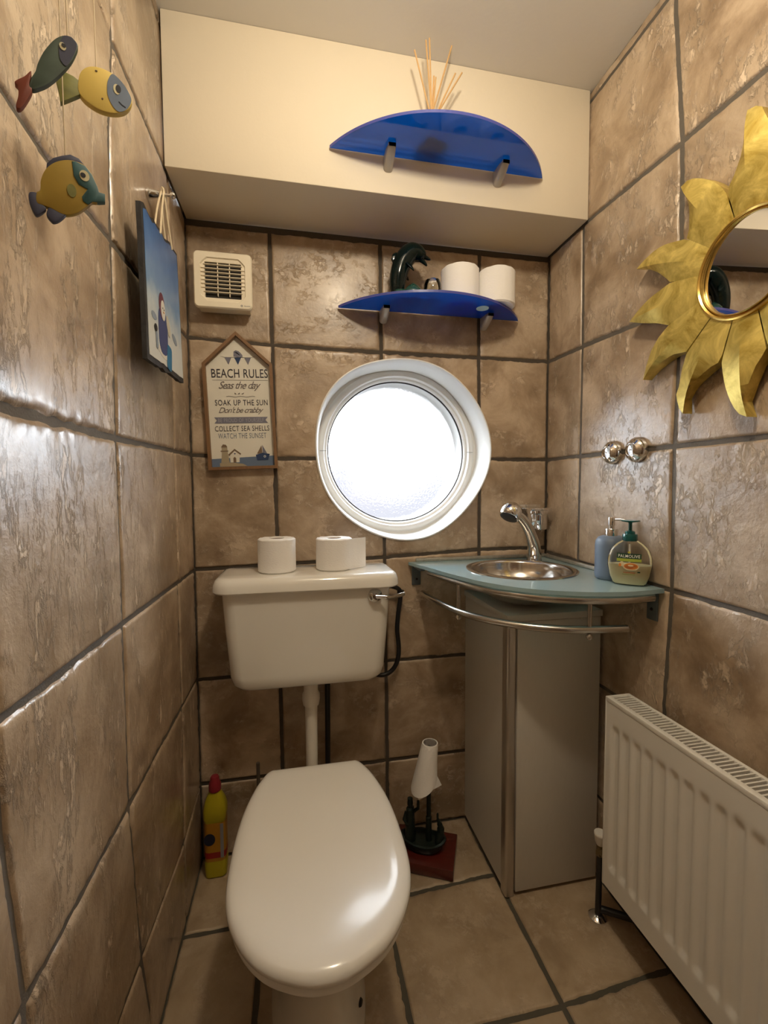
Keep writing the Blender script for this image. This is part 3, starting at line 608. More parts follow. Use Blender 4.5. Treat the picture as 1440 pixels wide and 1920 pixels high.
fp([(-0.075, 0.2635), (0.083, 0.2635), (0.083, 0.2628), (-0.075, 0.2628)], 1)
for k in range(12):   # little wave under "Seas the day"
    u0 = -0.038+k*0.0068; fp([(u0, 0.2145+0.0015*math.sin(k*1.3)), (u0+0.0068, 0.2145+0.0015*math.sin((k+1)*1.3)), (u0+0.0068, 0.2155+0.0015*math.sin((k+1)*1.3)), (u0, 0.2155+0.0015*math.sin(k*1.3))], 1)
for u0, du in ((-0.014, -0.004), (-0.006, 0.002), (0.004, 0.005)): fp([(u0, 0.222), (u0+0.006, 0.222), (u0+0.004+du, 0.227)], 1)
for u0, w_, mi in ((-0.036, 0.019, 0), (-0.0095, 0.020, 2), (0.0195, 0.019, 0)): fp([(u0, 0.3295), (u0+w_, 0.3295), (u0+w_/2, 0.308)], mi)
fp([(-0.048, 0.333), (-0.036, 0.3295), (0.039, 0.3295), (0.05, 0.333), (0.05, 0.3325), (0.039, 0.3288), (-0.036, 0.3288), (-0.048, 0.3325)], 1)
fp([(-0.011, 0.332), (0.003, 0.329), (0.015, 0.331), (0.014, 0.337), (0.005, 0.347), (-0.004, 0.350), (-0.010, 0.346)], 0)
fp([(-0.009, 0.344), (-0.002, 0.345), (0.007, 0.337), (0.006, 0.335), (-0.003, 0.342)], 3)
fp([(-0.090, 0.0085), (0.090, 0.0085), (0.090, 0.039), (-0.090, 0.033)], 4)
fp([(-0.068, 0.010), (0.010, 0.010), (-0.002, 0.0165), (-0.030, 0.021), (-0.068, 0.0205)], 5, Y-0.0004)
fp([(-0.064, 0.021), (-0.040, 0.021), (-0.044, 0.052), (-0.060, 0.052)], 5, Y-0.0006)
fp([(-0.061, 0.052), (-0.044, 0.052), (-0.045, 0.067), (-0.060, 0.067)], 5, Y-0.0006)
fp([(-0.064, 0.057), (-0.042, 0.057), (-0.042, 0.0545), (-0.064, 0.0545)], 6, Y-0.001)
fp([(-0.062, 0.067), (-0.044, 0.067), (-0.048, 0.074), (-0.056, 0.0755)], 6, Y-0.001)
fp([(-0.038, 0.0215), (-0.012, 0.0215), (-0.010, 0.046), (-0.024, 0.058), (-0.038, 0.046)], 3, Y-0.0010)
fp([(-0.043, 0.045), (-0.024, 0.0615), (-0.006, 0.047), (-0.008, 0.043), (-0.024, 0.056), (-0.040, 0.041)], 6, Y-0.0014)
fp([(-0.029, 0.0215), (-0.021, 0.0215), (-0.021, 0.034), (-0.025, 0.038), (-0.029, 0.034)], 6, Y-0.0014)
fp([(-0.027, 0.0475), (-0.024, 0.0445), (-0.021, 0.0475), (-0.024, 0.049)], 2, Y-0.0014)
fp([(0.039, 0.026), (0.071, 0.026), (0.077, 0.044), (0.056, 0.048), (0.036, 0.042)], 2, Y-0.0008)
fp([(0.040, 0.046), (0.055, 0.048), (0.054, 0.070)], 6, Y-0.0008); fp([(0.057, 0.048), (0.069, 0.046), (0.056, 0.072)], 0, Y-0.0010)
b.build('printed_pictures', [M_BAN, M_INK2, M_NAVY, M_WH, M_SEA, M_SAND, M_RF], pnl, smooth=False)
b = MB(); text_into(b, 'BE PROUD OF YOURSELF', 0.130, 0.0115, SP(0, 0.146, Y-0.0006), ux, uz, 0, 0.0003, space=1.1)
b.build('pale_lettering', flat('pale_lilac_print', (0.34, 0.34, 0.38)), pnl, smooth=False); b = MB(); b.lathe([(0.0035, 0), (0.0035, 0.0004), (0.0018, 0.0004), (0.0018, 0), (0.0035, 0)], SP(0.062, 0.037, Y-0.0014), (0, -1, 0), 14, (False, False)); b.build('boat_porthole', flat('pale_ring_print', (0.6, 0.6, 0.58)), pnl, smooth=False)

# ---------------------------------------------------------------- wall hook and painted slate
T = thing('wall_hook', 'small chrome peg on the left wall holding the painted slate', 'wall hook', (0, -0.335, 1.765))
b = MB(); b.lathe([(0.0, 0.0008), (0.011, 0.0008), (0.011, 0.006), (0.0085, 0.014), (0.007, 0.026), (0.0035, 0.028), (0.0030, 0.046), (0.006, 0.048), (0.0068, 0.052), (0.005, 0.056), (0.0, 0.057)], (0, -0.335, 1.768), (1, 0, 0.02), 20, (False, False)); b.build('peg', M_CHR, T)
T = thing('painted_slate', 'slate plaque painted with a snowman in a blue coat, hung on the left wall', 'plaque', (0.03, -0.36, 1.40))
def jag(pts, seedv, amp, n=10, closed=True):
    o = []; m = len(pts)
    for i in range(m):
        a, c = Vector(pts[i]), Vector(pts[(i+1) % m]); d = (c-a); nn_ = Vector((-d.y, d.x)).normalized()
        for j in range(n):
            t = j/n; o.append(tuple(a+d*t+nn_*(amp[i]*n1(j*0.9+i*20, seedv)*(0 if j == 0 else 1))))
    return o
outer = jag([(-0.498, 1.655), (-0.487, 1.380), (-0.223, 1.397), (-0.252, 1.688)], 3, (0.003, 0.004, 0.003, 0.010), 14)
xf = Matrix(((0, 0, 1, 0), (1, 0, 0, 0), (0, 1, 0, 0), (0, 0, 0, 1)))      # (y,z,x) prism -> world
b = MB(); b.prism(outer, 0.028, 0.0365, 0.0, xf)
inner = jag([(-0.486, 1.650), (-0.475, 1.392), (-0.229, 1.407), (-0.258, 1.681)], 3, (0.002, 0.002, 0.002, 0.009), 14)
b.build('slate_slab', M_SLATE, T, smooth=False)
pm = bpy.data.materials.new('winter_sky_painting'); pm.use_nodes = True; t = pm.node_tree; p = t.nodes['Principled BSDF']; p.inputs['Roughness'].default_value = 0.4
c = N(t, 'ShaderNodeTexCoord'); s_ = N(t, 'ShaderNodeSeparateXYZ'); t.links.new(c.outputs['Object'], s_.inputs[0])
nz = N(t, 'ShaderNodeTexNoise', i_Scale=22.0, i_Detail=6.0); t.links.new(c.outputs['Object'], nz.inputs['Vector'])
a_ = N(t, 'ShaderNodeMath', operation='MULTIPLY_ADD'); a_.inputs[1].default_value = 0.09; t.links.new(nz.outputs['Fac'], a_.inputs[0]); t.links.new(s_.outputs['Z'], a_.inputs[2])
mr = N(t, 'ShaderNodeMapRange'); mr.inputs['From Min'].default_value = 0.04; mr.inputs['From Max'].default_value = 0.33; t.links.new(a_.outputs[0], mr.inputs['Value'])
rp = N(t, 'ShaderNodeValToRGB'); t.links.new(mr.outputs[0], rp.inputs[0]); e = rp.color_ramp.elements
e[0].position = 0.0; e[0].color = (0.62, 0.64, 0.62, 1); e[1].position = 1.0; e[1].color = (0.02, 0.08, 0.26, 1)
for q, cc in ((0.28, (0.58, 0.62, 0.62)), (0.40, (0.34, 0.45, 0.56)), (0.52, (0.15, 0.27, 0.47)), (0.75, (0.07, 0.17, 0.40))): k_ = rp.color_ramp.elements.new(q); k_.color = (*cc, 1)
t.links.new(rp.outputs[0], p.inputs['Base Color'])
b = MB(); b.prism(inner, 0.0364, 0.0374, 0.0, xf); pt = b.build('painting', pm, T, smooth=False)
b = MB()
def blob(cy, cz, ry, rz, mi, lift, rot=0.0, n=22, sq_=2.0):
    pts = []
    for i in range(n):
        a = 2*PI*i/n; y_ = ry*math.copysign(abs(math.cos(a))**(2/sq_), math.cos(a)); z_ = rz*math.copysign(abs(math.sin(a))**(2/sq_), math.sin(a))
        pts.append((0.0374+lift, cy+y_*math.cos(rot)-z_*math.sin(rot), cz+y_*math.sin(rot)+z_*math.cos(rot)))
    flat_poly(b, pts, (1, 0, 0), mi, 0.0004)
blob(-0.380, 1.500-0.078, 0.040, 0.012, 0, 0.0)                       # snow body skirt
blob(-0.386, 1.463, 0.031, 0.046, 1, 0.0004, 0.05, sq_=3)             # blue coat
blob(-0.392, 1.513, 0.019, 0.026, 2, 0.0008, 0.1)                     # red-brown hat
blob(-0.386, 1.506, 0.014, 0.020, 0, 0.0012, 0.1)                     # face
blob(-0.349, 1.487, 0.011, 0.022, 3, 0.0008, 0.5)                     # bird in the arm
blob(-0.346, 1.421, 0.017, 0.026, 4, 0.0008, -0.1, sq_=5)             # blue lantern
blob(-0.431, 1.436, 0.006, 0.019, 5, 0.0008, 0.1, sq_=4); blob(-0.437, 1.455, 0.009, 0.007, 6, 0.0012)
blob(-0.444, 1.475, 0.016, 0.007, 5, 0.0004); blob(-0.300, 1.475, 0.020, 0.008, 5, 0.0004, -0.3)
blob(-0.389, 1.510, 0.0018, 0.0018, 6, 0.0016); blob(-0.381, 1.509, 0.0018, 0.0018, 6, 0.0016); blob(-0.3835, 1.503, 0.004, 0.0016, 7, 0.0016)
b.build('painted_snowman', [flat('paint_snow', (0.66, 0.64, 0.58)), flat('paint_coat_blue', (0.045, 0.06, 0.17)), flat('paint_maroon', (0.12, 0.025, 0.05)), flat('paint_cream', (0.55, 0.52, 0.42)), flat('paint_teal_blue', (0.02, 0.15, 0.30)), flat('paint_grey_blue', (0.24, 0.29, 0.36)), flat('paint_black', (0.02, 0.02, 0.025)), flat('paint_orange', (0.5, 0.2, 0.05))], pt, smooth=False)
for y_, z_ in ((-0.388, 1.659), (-0.302, 1.672)):
    MB().tube(smooth_path([(0.0385, y_, z_), (0.036, y_*0.5-0.168, 1.722), (0.034, -0.336, 1.776), (0.029, -0.334, 1.776), (0.0265, y_*0.5-0.168, 1.722), (0.0270, y_, z_)], 4), (0.0020), 8).build('ribbon', M_STRING, T)
# ---------------------------------------------------------------- hanging wooden fish
def fish(name, c, ur, label, layers, strings, th=0.006, group='fish of the hanging mobile'):
    T = thing('wooden_fish', label, 'hanging fish', c, group)
    c = Vector(c); u = Vector((ur[0], ur[1], 0)).normalized(); n_ = Vector((u.y, -u.x, 0)); z = Vector((0, 0, 1))
    xf = Matrix(((u.x, 0, n_.x, c.x), (u.y, 0, n_.y, c.y), (0, 1, 0, c.z), (0, 0, 0, 1)))
    body = None
    for nm, m, pts, z0, z1, sm in layers:
        P = [(p[0]/1000, p[1]/1000) for p in pts]
        if sm: P = [(q.x, q.y) for q in smooth_path([(a, d, 0) for a, d in P], 4, True)]
        b = MB(); b.prism(P, z0, z1, 0.0009 if z1-z0 > 0.003 else 0.0, xf, 0, 2); o = b.build(nm, m, body if (body and nm not in ('tail', 'fin')) else T, ang=35)
        if body is None: body = o
    for x, y, top in strings:
        p = c+u*x/1000+z*y/1000; MB().tube([p, Vector((p.x, p.y, top))], 0.0006, 6).build('string', M_STRING, T)
    return T
def disc(cx, cy, r, n=18, ry=None): return [(cx+r*math.cos(2*PI*i/n), cy+(ry or r)*math.sin(2*PI*i/n)) for i in range(n)]
G1, G2, G3, G4, G5 = mat('fish_green_paint', (0.055, 0.085, 0.065), 0.5, var=0.5, vscale=40), mat('fish_navy_paint', (0.045, 0.05, 0.09), 0.5, var=0.4, vscale=40), mat('fish_red_paint', (0.19, 0.04, 0.018), 0.5, var=0.3, vscale=40), mat('fish_yellow_paint', (0.62, 0.46, 0.11), 0.45, var=0.12, vscale=30), mat('fish_blue_grey_paint', (0.13, 0.17, 0.24), 0.5, var=0.25, vscale=50)
G6, G7, G8, G9 = mat('fish_olive_paint', (0.17, 0.17, 0.04), 0.55, var=0.4, vscale=50, stretch=(1, 1, 3)), mat('fish_mustard_paint', (0.34, 0.23, 0.03), 0.5, var=0.2, vscale=40), mat('fish_teal_paint', (0.03, 0.10, 0.11), 0.5, var=0.3, vscale=40), mat('fish_eye_paint', (0.6, 0.55, 0.35), 0.5)
G10 = flat('fish_pupil_paint', (0.01, 0.01, 0.015))
f1b = [(-14, -17), (-12, -8), (-9, -1), (-7, 7), (-3, 18), (2, 28), (7, 36), (13, 42), (18, 44), (21, 43), (24, 39), (22, 31), (18, 21), (12, 10), (5, -1), (-1, -9), (-6, -14), (-11, -18)]
fish('f1', (0.085, -0.9045, 1.5168), (0.908, 0.419), 'green wooden fish with red tail, head up, upper left of the mobile', [
    ('body', G1, f1b, -0.003, 0.003, True), ('tail', G3, [(-12, -3), (-14, -16), (-12, -19), (-17, -32), (-21, -39), (-24, -39), (-22, -29), (-22, -21), (-24, -18), (-17, -10)], -0.0032, 0.0032, True),
    ('painted_head', G2, [(13.2, 41), (18, 43), (20.5, 42), (23, 39), (21.3, 31), (17.5, 21.5), (14, 15), (10, 18), (9, 25), (10, 33)], 0.003, 0.0034, True), ('eye', G9, disc(12, 31, 2.6, ry=3.4), 0.0034, 0.0038, False), ('pupil', G10, disc(12.8, 32, 1.7), 0.0038, 0.0041, False)], [(16, 42, ZC)])
fish('f2', (0.085, -0.7995, 1.5933), (0.9354, 0.3535), 'yellow wooden fish with blue-grey face, hanging level beside the green one', [
    ('body', G4, [(-16, 5), (-13, 14), (-7, 21), (1, 25), (10, 26), (17, 25), (25, 21), (32, 13), (36, 3), (31, -9), (23, -16), (13, -20), (3, -21), (-6, -19), (-13, -15), (-17, -8)], -0.004, 0.004, True),
    ('tail', G6, [(-14, 2), (-21, 5), (-29, 6), (-32, 2), (-37, -7), (-35, -17), (-34, -29), (-26, -22), (-15, -12)], -0.0035, 0.0035, False),
    ('painted_face', G5, [(17, 24), (25, 20), (31.4, 12.6), (35.2, 3), (30.5, -8.5), (23, -15.2), (17, -13), (12, -4), (11, 6), (12.5, 16)], 0.004, 0.0045, True), ('eye', G9, disc(20.5, 8.5, 3.4, ry=5.6), 0.0045, 0.0049, False), ('pupil', G10, disc(22.2, 9.5, 2.6, ry=4.2), 0.0049, 0.0053, False),
    ('mouth', G10, [(22, -4.6), (25, -7), (29, -8.3), (29, -7.6), (25.3, -6.2), (22.4, -4)], 0.0045, 0.0049, False), ('peg_hole', flat('rusty_pin', (0.08, 0.04, 0.02)), disc(1, 20, 1.1, ry=0.7), 0.004, 0.0045, False), ('peg_hole', MATS['rusty_pin'], disc(6, -8, 0.9), 0.004, 0.0045, False)], [(1, 20, ZC)])
fish('f3', (0.085, -0.8779, 1.4371), (0.9164, 0.4004), 'round mustard wooden fish with teal snout, lowest of the mobile', [
    ('body', G7, [(-21, -12), (-20, -2), (-16, 9), (-9, 18), (0, 24), (8, 26), (16, 25), (22, 18), (25, 8), (26, -6), (21, -9), (17, -14), (9, -23), (1, -28), (-5, -29), (-12, -27), (-18, -26), (-24, -25), (-24, -16)], -0.003, 0.003, True),
    ('fin', G2, [(-16, 6), (-15, 15), (-10, 22), (-3, 27), (4, 31), (11, 30), (16, 25), (8, 24), (0, 22), (-9, 16), (-14, 9)], -0.0027, 0.0027, False),
    ('tail', G2, [(-22, -16), (-29, -17), (-30, -24), (-28, -32), (-25, -37), (-21, -34), (-17, -28), (-20, -24)], -0.0027, 0.0027, True),
    ('fin', G2, [(-14, -25), (-17, -33), (-14, -38), (-11, -39), (-6, -35), (-1, -27), (-7, -25)], -0.0027, 0.0027, True),
    ('painted_face', G8, [(5, 24.5), (8, 25.6), (16, 24.4), (21.5, 18), (25.6, 8), (27, 3), (32, 3), (32, -5), (27, -7), (21, -8.5), (17, -13), (13, -11), (12, -7), (17, 2), (10, 4), (6, 11)], -0.0030, 0.0037, False),
    ('eye', G9, disc(15, 14, 4.2, ry=5.2), 0.0037, 0.0041, False), ('pupil', G10, disc(13.8, 14, 2.3), 0.0041, 0.0045, False), ('side_fin', G6, disc(4, -4, 3.8, ry=6.2), 0.003, 0.0035, False)], [(0, 28, ZC)])
fish('f4', (0.085, -0.917, 1.640), (0.9164, 0.4004), 'small teal wooden fish of the mobile, cut off by the top edge of the picture', [
    ('body', G8, [(-22, 4), (-10, 14), (6, 15), (20, 7), (26, 0), (18, -10), (2, -15), (-12, -10), (-22, -3)], -0.003, 0.003, True), ('tail', G6, [(-20, 2), (-34, 12), (-36, 0), (-33, -11), (-20, -2)], -0.0027, 0.0027, False), ('eye', G9, disc(16, 3, 3), 0.003, 0.0035, False)], [(0, 12, ZC)])

# ---------------------------------------------------------------- corner basin
ZG = 0.899
T = thing('corner_basin', 'corner washbasin with frosted glass top, steel bowl and towel rails', 'washbasin', (1.0, -0.2, 0.86))
front = [(0.656, -0.006), (0.690, -0.120), (0.730, -0.255), (0.775, -0.362), (0.840, -0.440), (0.930, -0.492), (1.035, -0.516), (1.146, -0.510)]
fr_s = [(p.x, p.y) for p in smooth_path([(a, b_, 0) for a, b_ in front], 8)]
BC = (0.945, -0.205); BR = 0.142
# glass with a round hole: loft between hole circle and outline by angle
outl = fr_s+[(1.146, -0.006)]
def ray_hit(a):
    d = (math.cos(a), math.sin(a)); best = None; m = len(outl)
    for i in range(m):
        (x1, y1), (x2, y2) = outl[i], outl[(i+1) % m]; ex, ey = x2-x1, y2-y1; den = d[0]*ey-d[1]*ex
        if abs(den) < 1e-12: continue
        t = ((x1-BC[0])*ey-(y1-BC[1])*ex)/den; s_ = ((x1-BC[0])*d[1]-(y1-BC[1])*d[0])/den
        if t > 0 and -1e-9 <= s_ <= 1+1e-9 and (best is None or t < best): best = t
    return best
angs = sorted([2*PI*i/96 for i in range(96)]+[math.atan2(y-BC[1], x-BC[0]) % (2*PI) for x, y in ((0.656, -0.006), (1.146, -0.006), (1.146, -0.510))])
O_ = [(BC[0]+math.cos(a)*ray_hit(a), BC[1]+math.sin(a)*ray_hit(a)) for a in angs]; I_ = [(BC[0]+math.cos(a)*BR, BC[1]+math.sin(a)*BR) for a in angs]
tk = 0.010
b = MB(); b.loft([[Vector((x, y, z)) for x, y in P] for P, z in ((I_, ZG), (O_, ZG), (O_, ZG-tk), (I_, ZG-tk), (I_, ZG))], (False, False)); b.build('glass_top', M_AQUA, T, smooth=False)
b = MB(); prof = [(0.158, 0.0004), (0.1575, 0.003), (0.148, 0.005), (0.1415, 0.002), (0.1385, -0.004)]+[(0.1385*math.cos(a), -0.004-0.094*math.sin(a)) for a in [PI/2*i/14 for i in range(1, 14)]]+[(0.012, -0.0985)]
prof2 = prof+[(0.012, -0.1005)]+[((0.1405)*math.cos(a), -0.005-0.0955*math.sin(a)) for a in [PI/2*i/14 for i in range(13, 0, -1)]]+[(0.1405, -0.004), (0.1405, 0.0)]
b.lathe([(r, z) for r, z in prof2], (BC[0], BC[1], ZG), (0, 0, 1), 72, (False, False)); bowl = b.build('bowl', M_STEEL, T, ang=60)
MB().lathe([(0.022, -0.0985), (0.022, -0.0960), (0.015, -0.0950), (0.0, -0.0965)], (BC[0], BC[1], ZG), (0, 0, 1), 24, (True, False)).build('plughole', M_CHR, bowl)
def off(pts, d):
    o = []
    for i in range(len(pts)):
        a = Vector(pts[max(i-1, 0)]); c = Vector(pts[min(i+1, len(pts)-1)]); t_ = (c-a).normalized(); nn_ = Vector((-t_.y, t_.x)); p = Vector(pts[i])+nn_*d
        o.append((min(p.x, W-0.002), min(p.y, -0.002)))
    return o
inn = off(fr_s, 0.014); inn = inn[7:-2]
MB().tube([(x, y, ZG-tk-0.0115) for x, y in inn], 0.0105, 14).build('edge_tube', M_RAIL, T)
rl = smooth_path([(0.700, -0.020, 0.798), (0.706, -0.10, 0.798), (0.727, -0.225, 0.798), (0.765, -0.315, 0.798), (0.830, -0.392, 0.798), (0.915, -0.445, 0.798), (0.990, -0.464, 0.798), (1.078, -0.474, 0.798)], 8)
MB().tube(rl, 0.0095, 14).build('towel_rail', M_RAIL, T)
for x, y in ((0.737, -0.245), (0.985, -0.463)):
    b = MB(); b.tube([(x, y, ZG-tk-0.016), (x, y, 0.790)], 0.0055, 12); b.lathe([(0, 0), (0.005, 0.001), (0.008, 0.006), (0.008, 0.010), (0.004, 0.015), (0, 0.0155)], (x, y, 0.773), (0, 0, 1), 14, (False, False)); b.build('rail_post', M_RAIL, T)
M_BRK = mat('grey_bracket_paint', (0.12, 0.145, 0.155), 0.45, 0.3)
b = MB(); b.box((0.668, -0.006, 0.822), (0.698, -0.001, 0.888), 0.002); b.box((0.674, -0.075, 0.880), (0.692, -0.002, 0.8885), 0.002); k_ = b.build('wall_bracket', M_BRK, T)
MB().lathe([(0, 0), (0.0035, 0.0005), (0.004, 0.002)], (0.684, -0.0085, 0.842), (0, 1, 0), 10).build('screw', M_DARK, k_)
b = MB(); b.box((W-0.006, -0.492, 0.815), (W-0.001, -0.460, 0.888), 0.002); b.box((W-0.075, -0.486, 0.880), (W-0.002, -0.466, 0.8885), 0.002); k_ = b.build('wall_bracket', M_BRK, T)
MB().lathe([(0, 0), (0.0035, 0.0005), (0.004, 0.002)], (W-0.0085, -0.476, 0.842), (1, 0, 0), 10).build('screw', M_DARK, k_)
MB().box((0.680, -0.013, ZG), (W-0.002, -0.001, ZG+0.012), 0.004, 2).build('back_beading', M_SLIVER, T)
MB().box((W-0.013, -0.300, ZG), (W-0.001, -0.014, ZG+0.012), 0.004, 2).build('side_beading', M_SLIVER, T)

# tap
T = thing('basin_tap', 'chrome swan-neck tap with round spray head on the corner basin', 'tap', (1.068, -0.068, ZG))
pth = smooth_path([(1.068, -0.068, ZG+0.0015), (1.067, -0.070, 0.925), (1.058, -0.078, 0.958), (1.034, -0.097, 0.995), (1.004, -0.120, 1.028), (0.972, -0.140, 1.052), (0.950, -0.152, 1.060)], 6)
rs = [0.026, 0.023, 0.0205, 0.019, 0.018, 0.0175]; nP = len(pth); rad = []
for i in range(nP):
    t = i/(nP-1); rad.append(0.0245-0.0075*min(1, t*1.6)**0.8-0.004*max(0, t-0.6)/0.4)
b = MB(); b.tube(pth, rad, 20); b.build('neck', M_CHR, T, ang=60)
hd = Vector((-0.55, -0.30, -0.80)).normalized(); hc = Vector((0.938, -0.158, 1.066))
b = MB(); b.lathe([(q_*1.22, w_*1.15) for q_, w_ in [(0.0, -0.026), (0.010, -0.0245), (0.019, -0.018), (0.0245, -0.008), (0.026, 0.002), (0.0255, 0.012), (0.023, 0.018), (0.0215, 0.019), (0.020, 0.0165), (0.0, 0.016)]], hc, hd, 28, (False, False)); sh_ = b.build('spray_head', M_CHR, T, ang=50)
b = MB(); b.lathe([(q_*1.22, w_*1.15) for q_, w_ in [(0.0195, 0.0150), (0.0195, 0.0200), (0.014, 0.022), (0.0, 0.0222)]], hc, hd, 24, (True, False)); b.build('spray_nozzle', M_BLK, sh_)
# chrome tumbler holder in the corner
T = thing('tumbler_holder', 'chrome holder with cup on the back wall in the corner behind the tap', 'tumbler holder', (1.09, -0.03, 1.0))
b = MB(); b.box((1.025, -0.010, 1.066), (1.124, -0.001, 1.082), 0.002); b.box((1.052, -0.075, 1.062), (1.128, -0.004, 1.072), 0.003); b.build('wall_plate', M_CHR, T)
b = MB(); b.lathe([(0.029, 0.0), (0.031, 0.004), (0.0315, 0.05), (0.036, 0.054), (0.036, 0.062), (0.033, 0.063), (0.030, 0.058), (0.0285, 0.006), (0.0, 0.004)], (1.093, -0.042, 1.000), (0, 0, 1), 32, (True, False)); b.build('cup', M_CHR, T)

# wall valve roses
for y, lab in ((-0.327, 'round chrome dome cap on the right wall, nearer the corner of the pair'), (-0.415, 'round chrome dome cap on the right wall, nearer the sun mirror of the pair')):
    T = thing('pipe_cap', lab, 'pipe cap', (W, y, 1.232), 'chrome caps above the basin')
    b = MB(); b.lathe([(0.0315, 0.0008), (0.032, 0.004), (0.0305, 0.011), (0.026, 0.018), (0.0185, 0.0225), (0.0175, 0.0235), (0.0165, 0.0225), (0.010, 0.0245), (0.005, 0.0250), (0.004, 0.0235), (0.0, 0.0235)], (W, y, 1.232), (-1, 0, 0), 36, (False, False)); b.build('dome', M_CHR, T, ang=50)
    MB().lathe([(0.0028, 0.0), (0.0028, 0.0022), (0, 0.0025)], (W-0.0236, y, 1.232), (-1, 0, 0), 12, (False, False)).build('centre_screw', M_ALU, T)

# ---------------------------------------------------------------- soap dispensers
dx, dy = 1.107, -0.378
T = thing('soap_dispenser', 'slate-blue ceramic soap dispenser with chrome pump on the glass basin top', 'soap dispenser', (dx, dy, ZG))
b = MB(); b.lathe([(0.0, 0.0006), (0.034, 0.0006), (0.0375, 0.004), (0.0385, 0.012), (0.0385, 0.088), (0.037, 0.100), (0.031, 0.109), (0.022, 0.113), (0.0, 0.113)], (dx, dy, ZG), (0, 0, 1), 40, (False, False)); b.build('bottle', M_GREYBOT, T)
b = MB(); b.lathe([(0.0155, 0), (0.0155, 0.018), (0.0145, 0.0195), (0.0065, 0.0195), (0.0065, 0.027), (0.0085, 0.028), (0.0085, 0.047), (0.0075, 0.049), (0, 0.049)], (dx, dy, ZG+0.112), (0, 0, 1), 28, (False, False)); pm_ = b.build('pump', M_CHR, T)
MB().tube(smooth_path([(dx, dy, ZG+0.155), (dx+0.016, dy-0.014, ZG+0.1555), (dx+0.029, dy-0.027, ZG+0.152), (dx+0.0315, dy-0.0295, ZG+0.149)], 5), 0.0032, 10).build('spout', M_CHR, pm_)
px_, py_ = 1.100, -0.452
T = thing('soap_bottle', 'clear pump bottle of creamy liquid soap with green cap and printed label', 'soap bottle', (px_, py_, ZG))
vd_ = Vector((px_-CAM.x, py_-CAM.y, 0)).normalized(); ra = math.atan2(vd_.y, vd_.x)-PI/2-0.06
xfp = Matrix.Translation((px_, py_, ZG+0.0008)) @ Matrix.Rotation(ra, 4, 'Z')
def el(hx, hy, z, n=40, p=2.4): return [Vector((hx*math.copysign(abs(math.cos(2*PI*i/n))**(2/p), math.cos(2*PI*i/n)), hy*math.copysign(abs(math.sin(2*PI*i/n))**(2/p), math.sin(2*PI*i/n)), z)) for i in range(n)]
K = 0.98
prf = [(0.034, 0.015, 0.0), (0.038, 0.018, 0.004), (0.0445, 0.021, 0.020), (0.0495, 0.0225, 0.045), (0.049, 0.0225, 0.060), (0.044, 0.021, 0.077), (0.034, 0.018, 0.090), (0.020, 0.0145, 0.099), (0.0145, 0.0135, 0.102), (0.0145, 0.0135, 0.106)]
prf = [(a*0.98, c_, z*1.08) for a, c_, z in prf]
b = MB(); b.loft([el(*q) for q in prf], (True, True), 0, xfp); b.build('clear_bottle', M_CLEARPL, T, ang=60)
inn_ = [(a-0.0015, c_-0.0015, max(z, 0.0018)) for a, c_, z in prf[:4]]+[(0.0470, 0.0210, 0.050)]
b = MB(); b.loft([el(*q) for q in inn_], (True, True), 0, xfp); b.build('liquid_soap', M_SOAP, T, ang=60)
b = MB(); 
for q0, q1 in (((0.0160, 0.100), (0.0168, 0.104)),): pass
b.lathe([(q_, w_+0.008) for q_, w_ in [(0.0155, 0.100), (0.0168, 0.102), (0.0168, 0.114), (0.0155, 0.117), (0.0110, 0.118), (0.0110, 0.123), (0.0085, 0.124), (0.0042, 0.126), (0.0042, 0.144), (0.006, 0.145), (0.020, 0.1475), (0.0215, 0.149), (0.020, 0.1505), (0.006, 0.1515), (0, 0.1515)]], (px_, py_, ZG), (0, 0, 1), 28, (True, False)); b.build('pump', M_TEAL, T, ang=40)
MB().tube([(px_, py_, ZG+0.004), (px_, py_, ZG+0.100)], 0.0022, 8).build('dip_tube', M_WPL, T)
def lab(u, z, d=0.0):   # curved onto the front of the bottle
    i = min(range(len(prf)-1), key=lambda j: abs(z-(prf[j][2]+prf[j+1][2])/2)); a_, c_, z_ = prf[i]; A_, C_, Z_ = prf[i+1]; t = min(1, max(0, (z-z_)/(Z_-z_))); hx = a_+(A_-a_)*t; hy = c_+(C_-c_)*t
    y = -hy*(max(0.0, 1-abs(u/hx)**2.4))**(1/2.4); return xfp @ Vector((u, y-0.0006-d, z))
b = MB()
def lpatch(u0, u1, z0, z1, mi, d=0.0, n=10):
    vs = [lab(u0+(u1-u0)*i/n, z, d) for z in (z0, (z0+z1)/2, z1) for i in range(n+1)]; b.add(vs, [(j*(n+1)+i, j*(n+1)+i+1, (j+1)*(n+1)+i+1, (j+1)*(n+1)+i) for j in range(2) for i in range(n)], mi)
lpatch(-0.026, 0.026, 0.066, 0.0785, 0); lpatch(-0.026, 0.026, 0.059, 0.066, 1)
def lell(cu, cz, ru, rz, mi, d, n=20): b.add([lab(cu, cz, d)]+[lab(cu+ru*math.cos(2*PI*i/n), cz+rz*math.sin(2*PI*i/n), d) for i in range(n)], [(0, 1+i, 1+(i+1) % n) for i in range(n)], mi)
lell(0.0045, 0.0475, 0.0175, 0.0095, 2, 0.0003); lell(0.0045, 0.0480, 0.0150, 0.0075, 3, 0.0006); lell(0.001, 0.0465, 0.009, 0.0045, 4, 0.0009); lell(0.011, 0.049, 0.006, 0.003, 4, 0.0009); lell(0.004, 0.050, 0.006, 0.0022, 2, 0.0011)
lell(-0.015, 0.053, 0.005, 0.006, 2, 0.0004); lell(-0.019, 0.050, 0.003, 0.004, 3, 0.0006)
